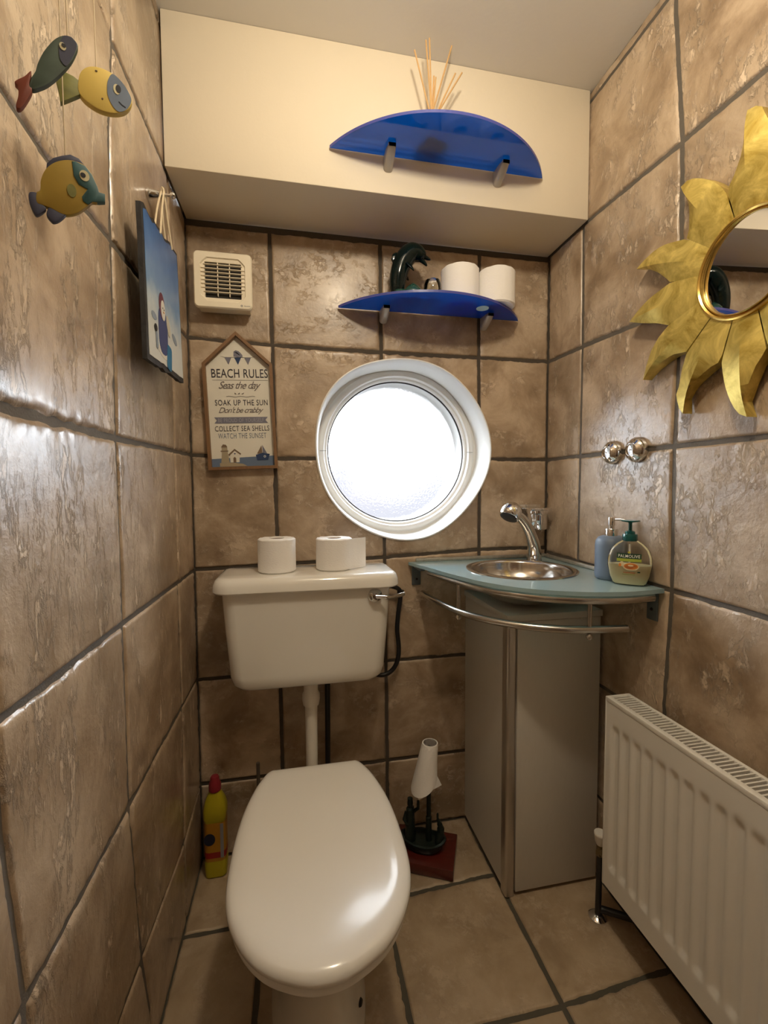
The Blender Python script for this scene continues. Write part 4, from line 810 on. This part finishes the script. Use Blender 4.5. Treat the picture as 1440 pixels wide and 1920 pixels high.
lpatch(-0.012, 0.014, 0.0315, 0.0330, 4, 0.0002); lpatch(-0.014, 0.014, 0.0275, 0.0285, 1, 0.0002); lpatch(0.018, 0.024, 0.033, 0.036, 0, 0.0003); lell(0, 0.0815, 0.003, 0.0025, 5, 0.0002)
b.build('printed_label', [flat('label_dark_green', (0.012, 0.05, 0.02)), flat('label_lime', (0.36, 0.42, 0.05)), flat('label_cream', (0.74, 0.62, 0.38)), flat('label_orange', (0.62, 0.20, 0.03)), flat('label_rust', (0.45, 0.13, 0.03)), flat('label_gold', (0.55, 0.50, 0.06))], T, smooth=False)
b = MB(); o0 = lab(0, 0.0722, 0.0012); ud_ = (lab(0.01, 0.0722, 0)-lab(-0.01, 0.0722, 0)); text_into(b, 'PALMOLIVE', 0.046, 0.0072, (0, 0, 0), (1, 0, 0), (0, 1, 0), 0, 0, space=1.1, weight=0.006)
b.v = [tuple(lab(p[0], 0.0722+p[1], 0.0004)) for p in b.v]; b.build('lettering', flat('label_white', (0.8, 0.8, 0.75)), T, smooth=False)

# ---------------------------------------------------------------- under-basin cabinet
T = thing('basin_cabinet', 'tall silver-grey laminate cabinet in the corner under the basin', 'cabinet', (0.993, -0.155, 0))
cx0, cx1, cy0 = 0.853, 1.136, -0.308
b = MB(); b.box((cx0+0.002, cy0+0.018, 0.012), (cx1-0.001, -0.002, 0.778), 0.001, 1); b.build('carcass', M_CAB, T)
b = MB(); b.box((cx0+0.030, cy0, 0.012), (cx1, cy0+0.017, 0.776), 0.0015, 2); b.build('cabinet_door', M_CAB, T)
b = MB(); P = rrect(cx0+0.0145, cy0+0.0145, 0.0145, 0.0145, 0.008, 5, 0, 0.001)
b.prism([(p.x, p.y) for p in P], 0.001, 0.777); b.build('corner_profile', M_STRIP, T)
b = MB(); b.box((cx0-0.003, cy0-0.004, 0.778), (cx1+0.003, -0.002, 0.796), 0.0015, 2); b.build('cabinet_top', M_CAB, T)
b = MB(); b.box((cx0+0.010, cy0+0.022, 0.0), (cx1-0.004, -0.004, 0.012)); b.build('plinth', M_DARK, T, smooth=False)

# ---------------------------------------------------------------- radiator
T = thing('radiator', 'white ribbed panel radiator with slotted top grille on the right wall', 'radiator', (1.085, -0.83, 0.145))
ry1, ry0, rz0, rz1 = -0.445, -1.245, 0.140, 0.622; rxf = 1.047; rxb = 1.113
pitch = 0.0335; nr = int((ry1-ry0-0.03)/pitch)
ny, nz_ = nr*10+6, 60; b = MB(); vs = []
y_a, y_b = ry1-0.004, ry0+0.004; z_a, z_b = rz0, rz1-0.012
for j in range(nz_+1):
    z = z_a+(z_b-z_a)*j/nz_
    for i in range(ny+1):
        y = y_a+(y_b-y_a)*i/ny; ph = (y_a-0.014-y)/pitch; k = ph-math.floor(ph)
        inside = 0 <= ph < nr
        gz = min((z-(z_a+0.052))/0.012, ((z_b-0.050)-z)/0.012); gz = max(0, min(1, gz)); gz = gz*gz*(3-2*gz)
        # recessed channel between flat-topped ribs
        g = 0.5-0.5*math.cos(2*PI*k) if inside else 0.0; g = min(1, g*1.5)
        fine = 0.0015*math.cos(2*PI*k*2)*gz*0 
        vs.append((rxf+0.0062*g*gz+fine, y, z))
fs = [(j*(ny+1)+i, j*(ny+1)+i+1, (j+1)*(ny+1)+i+1, (j+1)*(ny+1)+i) for j in range(nz_) for i in range(ny)]
b.add(vs, fs)
e_ = 0.010; b.add([(rxf, y_a, z_a), (rxf, y_b, z_a), (rxf, y_b, z_b), (rxf, y_a, z_b), (rxf+e_, y_a, z_a), (rxf+e_, y_b, z_a), (rxf+e_, y_b, z_b), (rxf+e_, y_a, z_b)], [(0, 1, 5, 4), (1, 2, 6, 5), (2, 3, 7, 6), (3, 0, 4, 7), (4, 5, 6, 7)])
b.build('front_panel', M_RAD, T, ang=60)
MB().box((rxb-0.006, ry0+0.006, rz0+0.005), (rxb, ry1-0.006, rz1-0.014), 0.002).build('rear_panel', M_RAD, T)
for y in (ry1, ry0+0.006): MB().box((rxf-0.001, y-0.006, rz0-0.002), (rxb+0.001, y, rz1), 0.002, 2).build('side_panel', M_RAD, T)
b = MB(); b.box((rxf-0.001, ry0, rz1-0.012), (rxf+0.013, ry1-0.003, rz1), 0.002, 2); b.box((rxb-0.008, ry0, rz1-0.012), (rxb+0.001, ry1-0.003, rz1), 0.002, 2)
y = ry1-0.011
while y > ry0+0.01:
    b.box((rxf+0.011, y-0.0016, rz1-0.005), (rxb-0.006, y+0.0016, rz1-0.0008)); y -= 0.0098
b.build('top_grille', M_RAD, T)
MB().box((rxf+0.014, ry0+0.01, rz0+0.01), (rxb-0.010, ry1-0.012, rz1-0.030)).build('gap_shade_block', mat('gap_shade_grey', (0.10, 0.09, 0.085), 0.8), T, smooth=False)  # solid dark block paints the shade seen through the grille gaps
vx, vy = 1.062, -0.418
b = MB(); b.lathe([(0.0, 0.0), (0.009, 0.0), (0.013, 0.008), (0.0145, 0.024), (0.0155, 0.026), (0.0155, 0.031), (0.014, 0.033), (0, 0.0335)], (vx, vy, 0.212), (0, 0, 1), 24, (False, False)); b.build('valve_cap', M_WPL, T)
b = MB(); b.lathe([(0.009, 0), (0.011, 0.004), (0.011, 0.014), (0.008, 0.018), (0.008, 0.03)], (vx, vy, 0.182), (0, 0, 1), 6); b.tube([(vx, vy, 0.196), (vx, ry1-0.004, 0.196)], 0.008, 12); b.build('valve_body', mat('aged_brass', (0.22, 0.17, 0.09), 0.35, 0.8), T)
b = MB(); b.tube([(vx, vy, 0.184), (vx+0.006, vy+0.012, 0.0)], 0.0075, 12); b.build('inlet_pipe', M_BLK, T)
MB().tube([(vx+0.012, vy+0.012, 0.022), (vx+0.07, vy-0.035, 0.030), (W-0.012, vy-0.06, 0.034)], 0.009, 12).build('feed_pipe', M_BLK, T)
MB().lathe([(0.023, 0.0006), (0.0225, 0.004), (0.015, 0.010), (0.009, 0.0125), (0.0075, 0.0125)], (vx+0.006, vy+0.012, 0), (0, 0, 1), 28, (True, False)).build('floor_rosette', M_CHR, T)

# ---------------------------------------------------------------- sun mirror
T = thing('sun_mirror', 'gold leaf sun-shaped mirror with flame rays on the right wall', 'mirror', (W, -0.695, 1.5477))
MC = Vector((W, -0.6946, 1.5477)); RH = 0.0935
def MP(deg, r, x): a = math.radians(deg); return Vector((x, MC.y-r*math.cos(a), MC.z+r*math.sin(a)))
# deg measured: 90 up, 180 towards the back wall (as seen: left), 0 right
rays = [
 ([(104, .161), (98, .178), (94, .202), (92, .225), (92, .249), (91, .275)], [(91, .275), (86, .268), (83, .240), (79, .215), (76, .190), (74, .165)]),
 ([(138, .170), (134, .175), (128, .197), (123, .222), (122, .251), (122, .273)], [(122, .273), (119, .268), (116, .253), (112, .223), (108, .191), (105, .161)]),
 ([(166, .170), (162, .188), (158, .218), (156, .254), (156, .291)], [(156, .291), (153, .278), (149, .258), (145, .234), (142, .204), (138, .170)]),
 ([(197, .174), (189, .206), (184, .247), (180, .286)], [(180, .286), (176, .257), (172, .226), (169, .193), (166, .170)]),
 ([(226, .171), (218, .193), (215, .217), (213, .252), (213, .282)], [(213, .282), (208, .257), (203, .232), (199, .202), (197, .174)]),
 ([(256, .171), (251, .179), (246, .197), (242, .220), (240, .248), (244, .281)], [(244, .281), (241, .274), (236, .254), (235, .235), (231, .204), (227, .173)]),
 ([(285, .175), (278, .195), (274, .222), (271, .253), (273, .282)], [(273, .282), (270, .274), (267, .257), (263, .225), (260, .198), (257, .171)])]
for k in range(5):   # the rays outside the frame, same flame shape
    s0 = 286+29.6*k; rays.append(([(s0+29.6, .17), (s0+24, .185), (s0+18, .215), (s0+15, .25), (s0+16, .283)], [(s0+16, .283), (s0+12, .262), (s0+8, .232), (s0+4, .200), (s0, .17)]))
rays[-1][0][0] = (360+74, .165)
XR, XE, XI, XB = W-0.040, W-0.030, W-0.026, W-0.006
b = MB(); NN = 14
for up, lo_ in rays:
    # each side polyline runs ring -> notch -> tip
    tip = up[-1]; n1_, n2_ = up[0], lo_[-1]
    sA = resample([MP(n1_[0], RH, XI)]+[MP(d_, r_, XE) for d_, r_ in up], NN); sB = resample([MP(n2_[0], RH, XI)]+[MP(d_, r_, XE) for d_, r_ in reversed(lo_)], NN)
    md = (n1_[0]+n2_[0])/2; rd = [MP(md, RH, XI-0.001), MP(md, 0.135, XR+0.004), MP(md*0.65+tip[0]*0.35, 0.19, XR), MP(md*0.3+tip[0]*0.7, 0.24, XR+0.001), MP(tip[0], tip[1], XE)]
    sR = resample(smooth_path(rd, 6), NN)
    bk = lambda P: [Vector((XB, p.y, p.z)) for p in P]
    vs = sA+sR+sB+bk(sA)+bk(sB); fs = []
    for i in range(NN-1):
        fs += [(i, i+1, NN+i+1, NN+i), (NN+i, NN+i+1, 2*NN+i+1, 2*NN+i)]
        if i >= 3: fs += [(i, 3*NN+i, 3*NN+i+1, i+1), (2*NN+i, 2*NN+i+1, 4*NN+i+1, 4*NN+i)]
        fs += [(3*NN+i, 4*NN+i, 4*NN+i+1, 3*NN+i+1)]
    b.add(vs, fs)
b.build('sun_frame', M_GOLD, T, ang=25)
M_GR2 = mat('bright_gold_rim', (0.70, 0.48, 0.13), 0.22, 0.9, var=0.15)
MB().lathe([(RH+0.004, 0.0), (RH+0.003, 0.012), (RH, 0.0135), (RH-0.003, 0.011), (RH-0.0035, 0.006), (RH-0.005, 0.006)], (XI+0.006, MC.y, MC.z), (-1, 0, 0), 72, (False, False)).build('outer_rim', M_GR2, T)
MB().lathe([(RH-0.005, 0.0), (RH-0.0055, 0.0065), (RH-0.007, 0.008), (RH-0.0085, 0.006), (RH-0.0085, 0.0)], (XI, MC.y, MC.z), (-1, 0, 0), 72, (False, False)).build('inner_rim', M_GR2, T)
b = MB(); b.lathe([(RH+0.002, -0.020), (RH+0.002, -0.003)], (XI, MC.y, MC.z), (-1, 0, 0), 72); b.build('backing', M_DARK, T, smooth=False)
b = MB(); b.lathe([(RH-0.0083, -0.0022), (RH-0.0083, 0.0034)], (XI, MC.y, MC.z), (-math.cos(0.05), math.sin(0.05), 0), 72); b.build('mirror_glass', M_MIRROR, T, smooth=False)

# ---------------------------------------------------------------- dolphin figurine and candle glass
T = thing('dolphin_figurine', 'glossy dark green dolphin figurine leaping, on the lower blue shelf', 'figurine', (0.62, -0.08, 1.698))
DY = -0.085
sp_ = smooth_path([(0.606, DY, 1.700), (0.604, DY, 1.725), (0.606, DY, 1.755), (0.613, DY, 1.785), (0.625, DY, 1.812), (0.642, DY, 1.832), (0.660, DY, 1.836), (0.674, DY, 1.828), (0.682, DY, 1.818)], 5)
m_n = len(sp_); prof_r = [(0, .013), (.12, .017), (.3, .0205), (.5, .0225), (.68, .022), (.8, .019), (.9, .0155), (.97, .010), (1, .004)]
def interp(t, tb):
    for (a, c_), (d_, e2) in zip(tb, tb[1:]):
        if t <= d_: return c_+(e2-c_)*(t-a)/(d_-a)
    return tb[-1][1]
b = MB(); b.tube(sp_, [1.28*interp(i/(m_n-1), prof_r) for i in range(m_n)], 20); bd = b.build('body', M_GLAZE, T, ang=60)
b = MB(); b.tube([(0.668, DY, 1.832), (0.686, DY, 1.828), (0.700, DY, 1.823), (0.706, DY, 1.821)], [0.012, 0.0075, 0.0045, 0.002], 12); b.tube([(0.668, DY, 1.824), (0.682, DY, 1.815), (0.692, DY, 1.806), (0.695, DY, 1.802)], [0.011, 0.0065, 0.004, 0.002], 12); b.build('beak', M_GLAZE, bd)
b = MB(); xd = Matrix(((1, 0, 0, 0), (0, 0, 1, 0), (0, 1, 0, 0), (0, 0, 0, 1)))
b.prism([(0.600, 1.832), (0.590, 1.826), (0.586, 1.812), (0.590, 1.802), (0.604, 1.800), (0.622, 1.820)], DY-0.004, DY+0.004, 0.0025, xd); b.build('dorsal_fin', M_GLAZE, bd)
for s in (-1, 1): MB().tube([(0.630, DY+s*0.022, 1.792), (0.639, DY+s*0.029, 1.780), (0.646, DY+s*0.031, 1.770)], [(0.010, 0.005), (0.008, 0.004), (0.003, 0.002)], 10).build('flipper', M_GLAZE, bd)
b = MB(); b.lathe([(0.0, 0), (0.026, 0.0), (0.029, 0.008), (0.026, 0.020), (0.018, 0.031), (0.009, 0.038), (0.004, 0.043), (0.0, 0.045)], (0.648, -0.100, 1.6985), (0, 0, 1), 28, (False, False)); b.lathe([(0.0, 0), (0.030, 0.0), (0.032, 0.006), (0.024, 0.018), (0.0, 0.024)], (0.614, -0.090, 1.6985), (0, 0, 1), 28, (False, False)); b.build('wave_base', mat('green_glaze', (0.02, 0.07, 0.055), 0.08, coat=1.0, var=0.6, vscale=40), T)
T = thing('candle_glass', 'small clear glass candle holder between the dolphin and the paper rolls', 'candle holder', (0.705, -0.11, 1.698))
b = MB(); b.lathe([(q_*1.12, w_*1.2) for q_, w_ in [(0.0, 0.0), (0.018, 0.0), (0.0215, 0.005), (0.0235, 0.016), (0.0230, 0.030), (0.019, 0.041), (0.0185, 0.041), (0.0223, 0.030), (0.0227, 0.016), (0.0205, 0.006), (0.0, 0.004)]], (0.705, -0.110, 1.6985), (0, 0, 1), 36, (False, False)); g_ = b.build('glass', M_CLEAR, T)
b = MB(); vv_ = Vector((0.705-CAM.x, -0.11-CAM.y, 0)).normalized(); xx_ = Vector((vv_.y, -vv_.x, 0)); text_into(b, 'Lights', 0.020, 0.0065, Vector((0.705, -0.110, 1.7335))-vv_*0.0268, xx_, (0, 0, 1), 0, 0.0003, weight=0.01); b.build('lettering', flat('white_print', (0.8, 0.78, 0.72)), g_, smooth=False)

# ---------------------------------------------------------------- bleach bottle
qx, qy = 0.052, -0.055
T = thing('bleach_bottle', 'yellow plastic bleach bottle with red cap on the floor left of the toilet', 'cleaner bottle', (qx, qy, 0))
b = MB(); R = []
for z, hx, hy, r in ((0.0006, 0.026, 0.022, 0.012), (0.004, 0.030, 0.026, 0.014), (0.045, 0.031, 0.027, 0.014), (0.05, 0.0295, 0.0255, 0.013), (0.170, 0.0295, 0.0255, 0.013), (0.177, 0.032, 0.027, 0.014), (0.200, 0.032, 0.026, 0.014), (0.225, 0.027, 0.021, 0.014), (0.245, 0.018, 0.015, 0.013), (0.253, 0.0135, 0.0135, 0.0134)):
    R.append(rrect(qx, qy, hx, hy, min(r, hy-0.0001, hx-0.0001), 6, z))
b.loft(R); b.build('bottle', mat('bleach_yellow_plastic', (0.42, 0.35, 0.012), 0.3, var=0.05), T, ang=35)
b = MB(); b.loft([rrect(qx, qy, 0.0301, 0.0261, 0.0135, 6, z) for z in (0.052, 0.168)], (False, False)); lb = b.build('label', mat('bleach_orange_label', (0.42, 0.19, 0.012), 0.4, var=0.1), T)
b = MB(); b.loft([rrect(qx, qy, 0.0304, 0.0264, 0.0137, 6, z) for z in (0.062, 0.080)], (False, False)); b.build('red_band', flat('bleach_red_band', (0.30, 0.012, 0.01), 0.4), lb)
b = MB(); flat_poly(b, [(qx-0.014+0.016*math.cos(2*PI*i/18), qy-0.0266, 0.120+0.018*math.sin(2*PI*i/18)) for i in range(18)], (0, -1, 0)); b.build('dark_emblem', flat('bleach_black_print', (0.012, 0.014, 0.035)), lb, smooth=False)
b = MB(); flat_poly(b, [(qx+0.016, qy-0.0265, 0.062), (qx+0.025, qy-0.0262, 0.062), (qx+0.025, qy-0.0262, 0.165), (qx+0.016, qy-0.0265, 0.165)], (0, -1, 0)); b.build('pale_print', flat('bleach_pale_print', (0.25, 0.24, 0.24)), lb, smooth=False)
b = MB(); b.lathe([(0.014, 0.0), (0.0175, 0.003), (0.0175, 0.018), (0.0155, 0.027), (0.0125, 0.033), (0.0125, 0.040), (0.010, 0.044), (0.0, 0.045)], (qx, qy, 0.250), (0, 0, 1), 24, (True, False)); b.build('cap', flat('bleach_red_cap', (0.26, 0.02, 0.03), 0.35), T)

# thin handle behind the toilet
T = thing('toilet_brush', 'thin grey upright brush handle behind the left side of the toilet', 'toilet brush', (0.176, -0.055, 0))
MB().tube([(0.176, -0.055, 0.06), (0.176, -0.055, 0.318)], 0.0055, 10).build('handle', mat('brush_handle_grey', (0.10, 0.08, 0.06), 0.4), T)
MB().lathe([(0.0, 0.0008), (0.040, 0.0008), (0.042, 0.01), (0.038, 0.10), (0.034, 0.102), (0.034, 0.05), (0, 0.05)], (0.176, -0.055, 0), (0, 0, 1), 28, (False, False)).build('holder', M_WPL, T)

# ---------------------------------------------------------------- bronze paper-roll stand
ax = Vector((0.430, 0.903, 0)); ay = Vector((-0.907, 0.421, 0)); fr0 = Vector((0.729, -0.233, 0))
def BP(u, v, z): p = fr0+ay*u+ax*v; return Vector((p.x, p.y, z))
T = thing('paper_roll_stand', 'dark bronze boat ornament with pole on a red wooden base, right of the toilet', 'roll stand', tuple(BP(0.095, 0.071, 0)))
b = MB(); xw = Matrix(((ay.x, ax.x, 0, fr0.x), (ay.y, ax.y, 0, fr0.y), (0, 0, 1, 0), (0, 0, 0, 1)))
b.box((0, 0, 0.0008), (0.19, 0.142, 0.034), 0.003, 2, 0, xw); b.build('wooden_base', M_WOODR, T)
b = MB(); R = []
for z, hl, hw_ in ((0.034, 0.052, 0.030), (0.040, 0.062, 0.036), (0.058, 0.070, 0.040), (0.062, 0.070, 0.040), (0.063, 0.064, 0.034), (0.055, 0.058, 0.029)):
    R.append([BP(0.098+hl*math.cos(a), 0.068+hw_*math.sin(a), z+0.010*abs(math.cos(a))**3+0.003*n1(a*3, z*50)) for a in [2*PI*i/36 for i in range(36)]])
b.loft(R); b.build('boat_base', M_BRZ, T)
pc = BP(0.082, 0.072, 0)
MB().tube([(pc.x, pc.y, 0.056), (pc.x, pc.y, 0.072), (pc.x, pc.y, 0.13), (pc.x, pc.y, 0.132), (pc.x, pc.y, 0.352)], [0.010, 0.0095, 0.009, 0.0072, 0.0065], 14).build('pole', M_BRZ, T)
b = MB(); fc_ = BP(0.138, 0.062, 0)     # standing robed figure
b.tube(smooth_path([(fc_.x, fc_.y, 0.055), (fc_.x, fc_.y, 0.09), (fc_.x, fc_.y, 0.125), (fc_.x, fc_.y, 0.148), (fc_.x, fc_.y, 0.158), (fc_.x, fc_.y, 0.166), (fc_.x, fc_.y, 0.180), (fc_.x, fc_.y, 0.188)], 3), [(0.020, 0.016)]*3+[(0.017, 0.014)]*3+[(0.0155, 0.013)]*3+[(0.015, 0.011)]*3+[(0.007, 0.007)]*3+[(0.009, 0.009)]*3+[(0.008, 0.008)]*3+[(0.003, 0.003)], 14)
b.tube([(fc_.x+0.012, fc_.y-0.002, 0.145), (fc_.x+0.024, fc_.y-0.006, 0.155), (fc_.x+0.024, fc_.y-0.006, 0.178)], [0.0055, 0.005, 0.004], 10)
b.tube([(fc_.x-0.012, fc_.y, 0.145), (fc_.x-0.021, fc_.y-0.004, 0.125), (fc_.x-0.012, fc_.y-0.012, 0.112)], [0.0055, 0.005, 0.004], 10); b.build('standing_figure', M_BRZ, T)
b = MB(); g1 = BP(0.046, 0.066, 0)      # curled creature with raised tail
b.tube(smooth_path([(g1.x-0.004, g1.y, 0.055), (g1.x-0.003, g1.y, 0.075), (g1.x+0.001, g1.y, 0.092), (g1.x+0.001, g1.y, 0.108), (g1.x-0.004, g1.y, 0.122), (g1.x-0.008, g1.y, 0.136), (g1.x-0.008, g1.y, 0.152)], 4), [0.013]*4+[0.0125]*4+[0.011]*4+[0.008]*4+[0.005]*4+[0.0035]*4+[0.002], 12); b.build('curled_figure', M_BRZ, T)
# nearly empty roll draped over the pole
T = thing('toilet_roll', 'almost finished toilet roll perched on the pole of the bronze stand', 'toilet roll', (pc.x, pc.y, 0.24))
b = MB(); R = []; n_ = 44
top = Vector((pc.x+0.003, pc.y-0.004, 0.366)); 
for t, dr_ in ((0.0, 0.0205), (0.0, 0.0235), (0.06, 0.0250), (0.25, 0.0275), (0.5, 0.031), (0.75, 0.0355), (1.0, 0.040)):
    c_ = top+Vector((-0.020, -0.004, -0.118))*t; ring = []
    for j in range(n_):
        a = 2*PI*j/n_; d_ = Vector((math.cos(a), math.sin(a), 0)); p = c_+d_*(dr_+0.0012*n1(a*2, t*3)*t)
        p.z += (0.028*math.cos(a-0.5))*t*t; ring.append(p)
    R.append(ring)
b.loft(R, (False, False))
Ri = [[top+Vector((0, 0, -0.001))+(p-top)*0.93 if i == 0 else p+(Vector((R[i][0].x+R[i][n_//2].x, R[i][0].y+R[i][n_//2].y, 0))/2-Vector((p.x, p.y, 0))).normalized()*0.0012 for p in ring] for i, ring in enumerate(R[1:])]
b.loft(list(reversed(Ri)), (False, False))
lo0 = R[-1]
k0 = n_//2+2; P0, P1, P2 = lo0[k0-5], lo0[k0], lo0[k0+9]
b.add([P0, P2, Vector(((P0.x+P2.x)/2-0.002, (P0.y+P2.y)/2, min(P0.z, P2.z)-0.030)), P0+Vector((0.001, 0.001, 0)), P2+Vector((0.001, 0.001, 0)), Vector(((P0.x+P2.x)/2-0.001, (P0.y+P2.y)/2+0.001, min(P0.z, P2.z)-0.030))], [(0, 1, 2), (3, 5, 4), (0, 2, 5, 3), (1, 4, 5, 2)])
P0, P2 = lo0[n_-2], lo0[n_-8]; b.add([P0, P2, Vector((P0.x+0.012, P0.y-0.006, P2.z-0.004)), P0+Vector((0, 0, 0.001)), P2+Vector((0, 0, 0.001)), Vector((P0.x+0.012, P0.y-0.006, P2.z-0.003))], [(0, 1, 2), (3, 5, 4), (0, 2, 5, 3), (1, 4, 5, 2)])
b.build('paper', M_PAPER, T, ang=60)
MB().lathe([(0.0205, -0.075), (0.0205, -0.001), (0.0195, -0.001), (0.0195, -0.075), (0.0205, -0.075)], top, (0.16, 0.03, 1), 32, (False, False)).build('cardboard_tube', M_GREYCARD, T)
MB().lathe([(0.0188, -0.012), (0.0188, -0.010), (0.0, -0.010)], top, (0.16, 0.03, 1), 24, (True, False)).build('tube_shadow_cap', M_GREYCARD, T) if False else None
# ceiling lamp that lights the room
T = thing('ceiling_lamp', 'small round ceiling spotlight fitting above the viewer', 'lamp', (0.53, -0.95, ZC))
MB().lathe([(0.06, -0.0005), (0.06, -0.018), (0.045, -0.026), (0.012, -0.028), (0.010, -0.045)], (0.53, -0.95, ZC), (0, 0, 1), 32).build('lamp_base', M_CHR, T)
